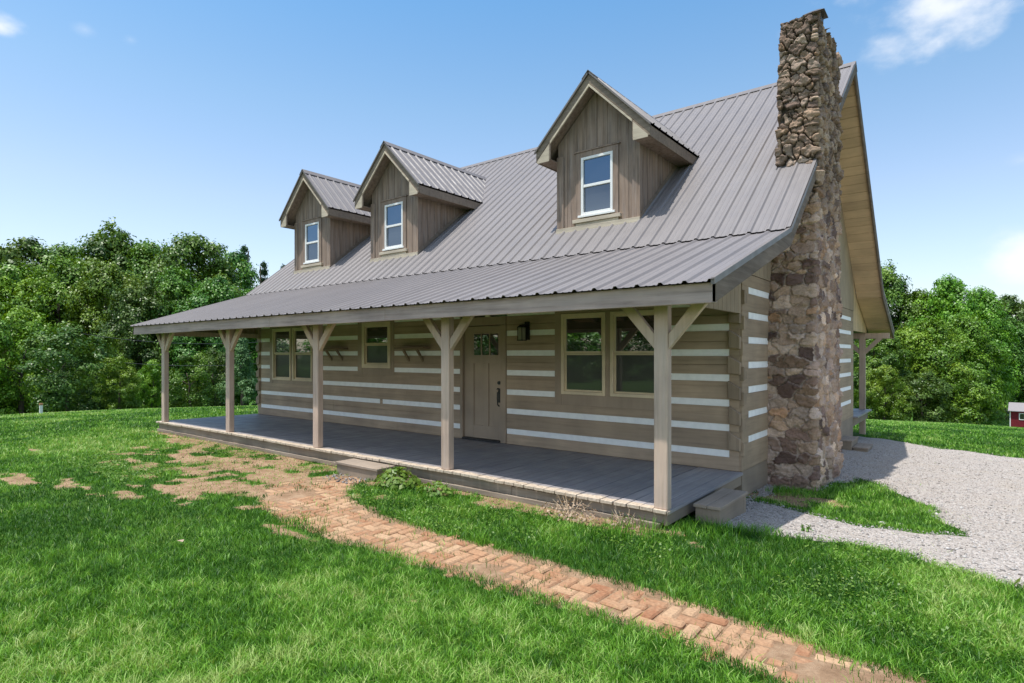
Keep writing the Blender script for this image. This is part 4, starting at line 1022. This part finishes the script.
# ------------------------------------------------------------------ trees
def crown_leaves(r, shape, nlobe, per, size, squash=.7, clump_r=.5, lobe=.42, nc=22):
    """an uneven crown of billowing lobes on the envelope shape(theta, t) -> (radius, z), each lobe a shell of leaf clumps"""
    C = []; nrm = []; tn = []; sz = []
    def clump(c, out, ct, cr, m):
        p = np.clip(RNG.normal(0, .46, (m, 3)), -.95, .95) * cr; p[:, 2] *= squash; p[:, 2] -= .3 * np.hypot(p[:, 0], p[:, 1]) ** 2 / cr
        C.append(c + p); nrm.append(out + RNG.normal(0, .45, (m, 3)) + p / cr * .6); tn.append(np.clip(ct + RNG.normal(0, .16, m), 0, 1)); sz.append(RNG.uniform(.7, 1.35, m) * size)
    for q in range(nlobe):
        t_ = (q + r.random()) / nlobe; th = q * 2.4 + r.uniform(-.5, .5); R, z = shape(th, t_)
        L = lobe * (R * .6 + 1.0) * r.uniform(.75, 1.3); a = max(0, R - L * .75) * r.uniform(.85, 1.12)
        o = np.array([a * math.cos(th), a * math.sin(th), z]); lt = r.gauss(.5, .17); oo = np.array([math.cos(th), math.sin(th), .35])
        for _ in range(int(nc * (L / 1.2) ** 1.2 + 6)):
            d = np.array([r.gauss(0, 1), r.gauss(0, 1), r.gauss(.25, 1)]); d /= np.linalg.norm(d)
            if d @ oo < -.45 and t_ < .9: continue
            clump(o + d * L * (1, 1, .85) * r.uniform(.8, 1.08), d * .8 + (0, 0, .55), lt + r.gauss(0, .12), clump_r * r.uniform(.65, 1.3), int(per * r.uniform(.6, 1.4)))
    for _ in range(nlobe * 2):      # leaves along the inner limbs
        t_ = r.uniform(.1, .9); th = r.uniform(0, 6.28); R, z = shape(th, t_); k = r.uniform(.2, .7)
        clump(np.array([R * k * math.cos(th), R * k * math.sin(th), z]), np.array([0, 0, 1.]), r.gauss(.45, .15), clump_r * 1.3, per)
    return np.concatenate(C), np.concatenate(nrm), np.concatenate(tn), np.concatenate(sz)
def crown_mesh(name, seed, shape, nlobe, per, size, mat, **k):
    r = random.Random(seed); C, N, T, S = crown_leaves(r, shape, nlobe, per, size, **k)
    V, F, tt = leafcards(C[:, 0], C[:, 1], C[:, 2], N, S, .62, T, .12)
    o = np_mesh(name, V, F, mat, tint=tt); me = o.data; bpy.data.objects.remove(o); return me
def trunk_mesh(seed, h, r0, limbs, spread):
    r = random.Random(seed); mb = MB(); pts = [(0, 0, -1.2)]; x = y = 0
    for i in range(1, 7):
        x += r.uniform(-.12, .12); y += r.uniform(-.12, .12); pts.append((x, y, h * .82 * i / 6))
    mb.tube(pts, [r0 * (1.15 - .9 * i / 6) for i in range(7)], 9)
    for i in range(limbs):
        k = r.randint(2, 5); p = Vector(pts[k]); a = r.uniform(0, 6.28); l = spread * r.uniform(.5, .9)
        q = p + Vector((math.cos(a) * l * .5, math.sin(a) * l * .5, l * .35)); e = p + Vector((math.cos(a) * l, math.sin(a) * l, l * .75))
        mb.tube([p, q, e], [r0 * .4, r0 * .25, r0 * .08], 6)
    o = mb.build('trunk', M['bark'], smooth=True); me = o.data; bpy.data.objects.remove(o); return me
def dome(w_, h, lo=.0, pw_=.55):
    def f(th, t_):
        z = lo + (h - lo) * t_; s = math.sin(math.pi * (.08 + .92 * (1 - abs(2 * t_ - .85) / 1.15 if t_ > .425 else .35 + .65 * t_ / .425)) / 2); return w_ * max(.12, s) ** pw_ * (1 if t_ < .95 else .8), z
    return f
KIND = {}
# unit crowns: about 10 m tall trees reaching low, 3.6 m radius
for i, (m_, wd_) in enumerate((('leaf', 3.3), ('leaf_dark', 3.0), ('leaf_bright', 3.4), ('leaf', 2.6))):
    KIND['tree%d' % i] = (crown_mesh('crown_leaves_%s' % 'abcd'[i], 100 + i, dome(wd_, 10, 1.4), (26, 30, 24, 32)[i], 58, .2, M[m_], clump_r=.55, lobe=(.46, .40, .5, .36)[i]), trunk_mesh(200 + i, 10, .24, 7, 1.9), 10)
for i, (m_, wd_) in enumerate((('leaf_dark', 1.9), ('leaf_bright', 2.0), ('leaf', 1.7))):
    KIND['bush%d' % i] = (crown_mesh('bush_leaves_%s' % 'abc'[i], 150 + i, dome(wd_, 4, .1, .45), (15, 18, 13)[i], 55, .125, M[m_], clump_r=.32, lobe=.36, nc=26), trunk_mesh(250 + i, 3.4, .09, 6, 1.3), 4)
KIND['dome'] = (crown_mesh('vine_dome_leaves', 170, dome(1.45, 4, .1, .33), 26, 60, .1, M['leaf_bright'], clump_r=.26, lobe=.2, nc=26), trunk_mesh(270, 3.2, .1, 5, 1), 4)
def cone(w_, h):
    return lambda th, t_: (w_ * (1 - t_) ** .85 * (1 - .25 * (t_ * 17 % 1)), .6 + h * t_)
def pine_mesh(seed):
    r = random.Random(seed); C = []; N = []; T = []; S = []
    for q in range(17):
        t_ = q / 16; z = 1.8 + 8.3 * t_; R = 2.3 * (1 - t_) ** .75 + .15
        for b in range(r.randint(4, 6)):
            a = r.uniform(0, 6.283); l = R * r.uniform(.65, 1.1); tn_ = r.gauss(.5, .2)
            for k in range(max(2, int(l / .32))):
                f_ = (k + .7) / max(2, int(l / .32)); m = 30
                c = np.array([math.cos(a) * l * f_, math.sin(a) * l * f_, z + .28 * l * f_ * f_ + r.uniform(-.05, .05)])
                C.append(c + RNG.normal(0, 1, (m, 3)) * (.17, .17, .09)); N.append(RNG.normal(0, .6, (m, 3)) + (0, 0, .8)); T.append(np.clip(tn_ + RNG.normal(0, .2, m), 0, 1)); S.append(RNG.uniform(.2, .36, m))
    C, N, T, S = map(np.concatenate, (C, N, T, S)); V, F, tt = leafcards(C[:, 0], C[:, 1], C[:, 2], N, S, .28, T, .05)
    o = np_mesh('pine_needle_sprays', V, F, M['needle'], tint=tt); me = o.data; bpy.data.objects.remove(o); return me
KIND['pine'] = (pine_mesh(180), trunk_mesh(280, 12.2, .15, 0, 1.7), 10.4)
KIND['cedar'] = (crown_mesh('cedar_sprays', 190, cone(1.9, 4), 26, 46, .13, M['cedar'], squash=.5, clump_r=.34, lobe=.26, nc=22), trunk_mesh(290, 4.6, .1, 6, 1.2), 4.4)
def tree(name, kind, u, d, vtop, wpx, label, cat='tree', group=None, xy=None, hgt=None, wid=None):
    cm, tm, h0 = KIND[kind]; x, y = xy or at(u, d); z = gz(x, y)
    h = hgt or (CAM[2] - (vtop - HOR) * d / FPX - z); s = h / (h0 + .35)
    r0 = {'tree0': 3.6, 'tree1': 3.3, 'tree2': 3.7, 'tree3': 2.9, 'bush0': 2.1, 'bush1': 2.2, 'bush2': 1.9, 'dome': 1.5, 'pine': 2.4, 'cedar': 2}[kind]
    sw = (wid or wpx * d / FPX / 2) / r0
    e = tag(empty(name, (x, y, z), random.uniform(0, 6.28)), label, cat, group)
    c_ = bpy.data.objects.new('crown', cm); t_ = bpy.data.objects.new('trunk', tm)
    for o in (c_, t_): COL.objects.link(o); o.parent = e
    c_.scale = (sw, sw, s); t_.scale = (max(s, .4), max(s, .4), s)
    return e
GL, GR = 'trees of the wood left of the house', 'trees of the wood right of the house'
# left wood: far row, middle row, front shrubs
for k, u, d, vt, w_, lab in (
    ('tree1', -62, 56, 233, 128, 'tall dark tree at the far left outside the picture edge'),
    ('tree1', 18, 55, 240, 112, 'tall dark tree at the back of the left wood, nearest the picture edge'),
    ('tree0', 66, 57, 247, 97, 'back row tree between the dark edge tree and the peaked one'),
    ('tree3', 112, 55, 229, 87, 'tallest peaked tree on the skyline of the left wood'),
    ('tree0', 152, 56, 244, 90, 'round-topped skyline tree right of the tallest peaked one'),
    ('tree0', 194, 54, 238, 104, 'broad skyline tree above the left end of the porch roof'),
    ('tree1', 228, 58, 254, 85, 'dark skyline tree between the broad one and the pines'),
    ('tree2', 10, 47, 268, 110, 'light green tree in front of the dark edge tree'),
    ('tree2', 62, 46, 262, 95, 'bright green middle tree above the large left shrub'),
    ('tree2', 108, 45, 266, 84, 'bright green middle tree above the clipped dome shrub'),
    ('tree1', 142, 43, 282, 70, 'dark vine-hung tree just left of the porch roof corner'),
    ('tree0', 176, 45, 270, 76, 'middle tree seen over and under the porch roof corner'),
    ('tree1', 214, 44, 280, 80, 'dark tree seen between the two left porch posts'),
    ('tree0', 258, 46, 292, 80, 'tree seen just left of the log wall under the porch roof'),
    ('tree0', 300, 50, 300, 80, 'tree hidden behind the left end of the house')):
    tree('broadleaf_tree', k, u, d, vt, w_, lab, group=GL)
for u, d, vt, w_, lab in ((244, 66, 238, 44, 'pine at the right end of the left wood, the taller of three'), (264, 68, 255, 36, 'middle pine peeking over the left roof slope'), (284, 70, 258, 34, 'rightmost pine beside the left dormer')):
    tree('pine_tree', 'pine', u, d, vt, w_, lab, group='pines behind the left roof slope')
for k, u, d, vt, w_, lab in (
    ('bush1', -30, 36, 318, 90, 'bright shrub at the far left beyond the picture edge'),
    ('bush1', 22, 37, 312, 78, 'bright green shrub at the left picture edge'),
    ('bush0', 66, 33, 326, 92, 'large spreading dark shrub behind the white marker stake'),
    ('bush1', 152, 38, 362, 34, 'small shrub between the dome shrub and the leftmost porch post'),
    ('bush2', 190, 37, 352, 50, 'leafy shrub seen between the two leftmost porch posts'),
    ('bush2', 100, 40, 330, 50, 'shrub rising behind the dome shaped shrub'),
    ('bush0', 216, 40, 350, 44, 'dark shrub left of the cedar under the porch roof')):
    tree('shrub', k, u, d, vt, w_, lab, 'shrub', 'shrubs at the foot of the left wood')
tree('dome_shrub', 'dome', 119, 33, 355, 38, 'dome shaped vine covered shrub left of the leftmost porch post', 'shrub')
tree('cedar_shrub', 'cedar', 242, 30, 336, 46, 'pale green cedar beside the left end of the log wall', 'shrub')
# right wood
for k, u, d, vt, w_, lab in (
    ('tree1', 846, 62, 300, 90, 'dark tree just behind the rear porch roof'),
    ('tree3', 886, 63, 268, 60, 'slim tall tree beside the rear roof corner'),
    ('tree0', 916, 62, 292, 66, 'tree between the slim tall one and the bright crowned one'),
    ('tree2', 945, 60, 281, 74, 'bright tallest crown in the middle of the right wood'),
    ('tree2', 978, 82, 292, 66, 'bright skyline tree above the red shed'),
    ('tree1', 1012, 96, 297, 70, 'dark skyline tree at the right picture edge'),
    ('tree1', 1064, 90, 300, 70, 'dark tree beyond the right picture edge'),
    ('tree0', 878, 50, 330, 62, 'lower tree right behind the rear porch post'),
    ('tree2', 925, 51, 322, 76, 'low bright tree in front of the tallest right crown'),
    ('tree2', 962, 53, 318, 72, 'low bright tree left of the red shed'),
    ('tree1', 1004, 88, 318, 60, 'dark tree directly behind the red shed'),
    ('tree0', 1050, 92, 330, 70, 'tree behind the right end of the red shed')):
    tree('broadleaf_tree', k, u, d, vt, w_, lab, group=GR)
for k, u, d, vt, w_, lab in (
    ('bush1', 884, 46, 368, 52, 'bright shrub beside the rear porch post'),
    ('bush0', 922, 47, 372, 58, 'dark shrub at the foot of the right wood'),
    ('bush1', 955, 48, 366, 62, 'bright spreading shrub in the middle of the right wood edge'),
    ('bush2', 978, 52, 378, 44, 'shrub just left of the red shed')):
    tree('shrub', k, u, d, vt, w_, lab, 'shrub', 'shrubs at the foot of the right wood')
# trees across the front lawn, which the porch windows mirror
for i, (x, y, k, h_, wd_, lab) in enumerate(((-72, -30, 'tree0', 10, 6, 'leftmost tree of the row mirrored in the porch windows'), (-62, -40, 'tree2', 9, 6.5, 'bright tree mirrored in the left double window'), (-51, -48, 'tree0', 10.5, 6.5, 'tall tree mirrored in the small window'),
    (-40, -54, 'tree2', 9.5, 6.5, 'bright tree mirrored in the door panes'), (-28, -58, 'tree0', 10, 6.5, 'tree mirrored in the right double window'), (-16, -60, 'tree1', 9.5, 6.5, 'dark tree at the right end of the mirrored row'), (-80, -18, 'tree1', 10, 6.5, 'dark tree mirrored in the far left sash'))):
    tree('broadleaf_tree', k, 0, 0, 0, 0, lab, group='trees across the front lawn', xy=(x, y), hgt=h_ - 3.2 - gz(x, y), wid=wd_ * 1.15)

# red shed far right
x, y = at(1028, 75); z = gz(x, y) + .55
sh = tag(empty('garden_shed', (x, y, z), -.1), 'small red shed with grey roof and white corner boards beyond the right lawn', 'shed'); sh.scale = (.85, .85, .85)
t = NT('barn_red', .8); t.base(t.ramp(t.noise(6, 4), [(.3, (.13, .01, .017)), (.7, (.19, .015, .024))])); red = t.m
mb = MB(); mb.box(-2, 2, -1.3, 1.3, -1.2, 2.25); mb.prism([(-1.3, 2.25), (1.3, 2.25), (0, 3.2)], 0, -2, 2); mb.build('wall', red, sh)
mb = MB()
for s_ in (-1, 1): mb.prism([(0, 3.34), (s_ * 1.6, 2.17), (s_ * 1.6, 2.08), (0, 3.25)], 0, -2.2, 2.2)
t = NT('grey_shingle', .85); t.base(t.ramp(t.noise(14, 4, t.mapping((1, 4, 4))), [(.3, (.2, .18, .185)), (.7, (.28, .26, .265))])); mb.build('roof', t.m, sh)
mb = MB()
for a in (-2.02, 1.9): MB().box(a, a + .12, -1.33, -1.3, -1.2, 2.2).build('corner_board', M['vinyl'], sh)
mb = MB()
for a, b, c_, d_ in ((-.95, .35, .85, .95), (-.95, .35, 1.75, 1.85), (-.95, -.85, .95, 1.75), (.25, .35, .95, 1.75), (-.35, -.27, .95, 1.75)): mb.box(a, b, -1.35, -1.301, c_, d_)
wf_ = mb.build('window_frame', M['vinyl'], sh); MB().box(-.85, .25, -1.33, -1.302, .95, 1.75).build('window_pane', M['screen'], wf_)

# utility wires in front of the left wood
for i, (za, zb, lab) in enumerate(((3.0, 2.35, 'upper thin dark wire crossing in front of the left wood'), (1.6, 1.3, 'lower thin dark wire crossing in front of the left wood'))):
    a = Vector((*at(60, 34), za)); b = Vector((*at(300, 30), zb)); pts = []
    for k in range(17):
        q = a.lerp(b, k / 16); q.z -= .5 * (1 - (2 * k / 16 - 1) ** 2); pts.append(q)
    tag(MB().tube(pts, [.012] * 17, 5).build('utility_wire', M['black']), lab, 'wire', 'wires in front of the left wood')
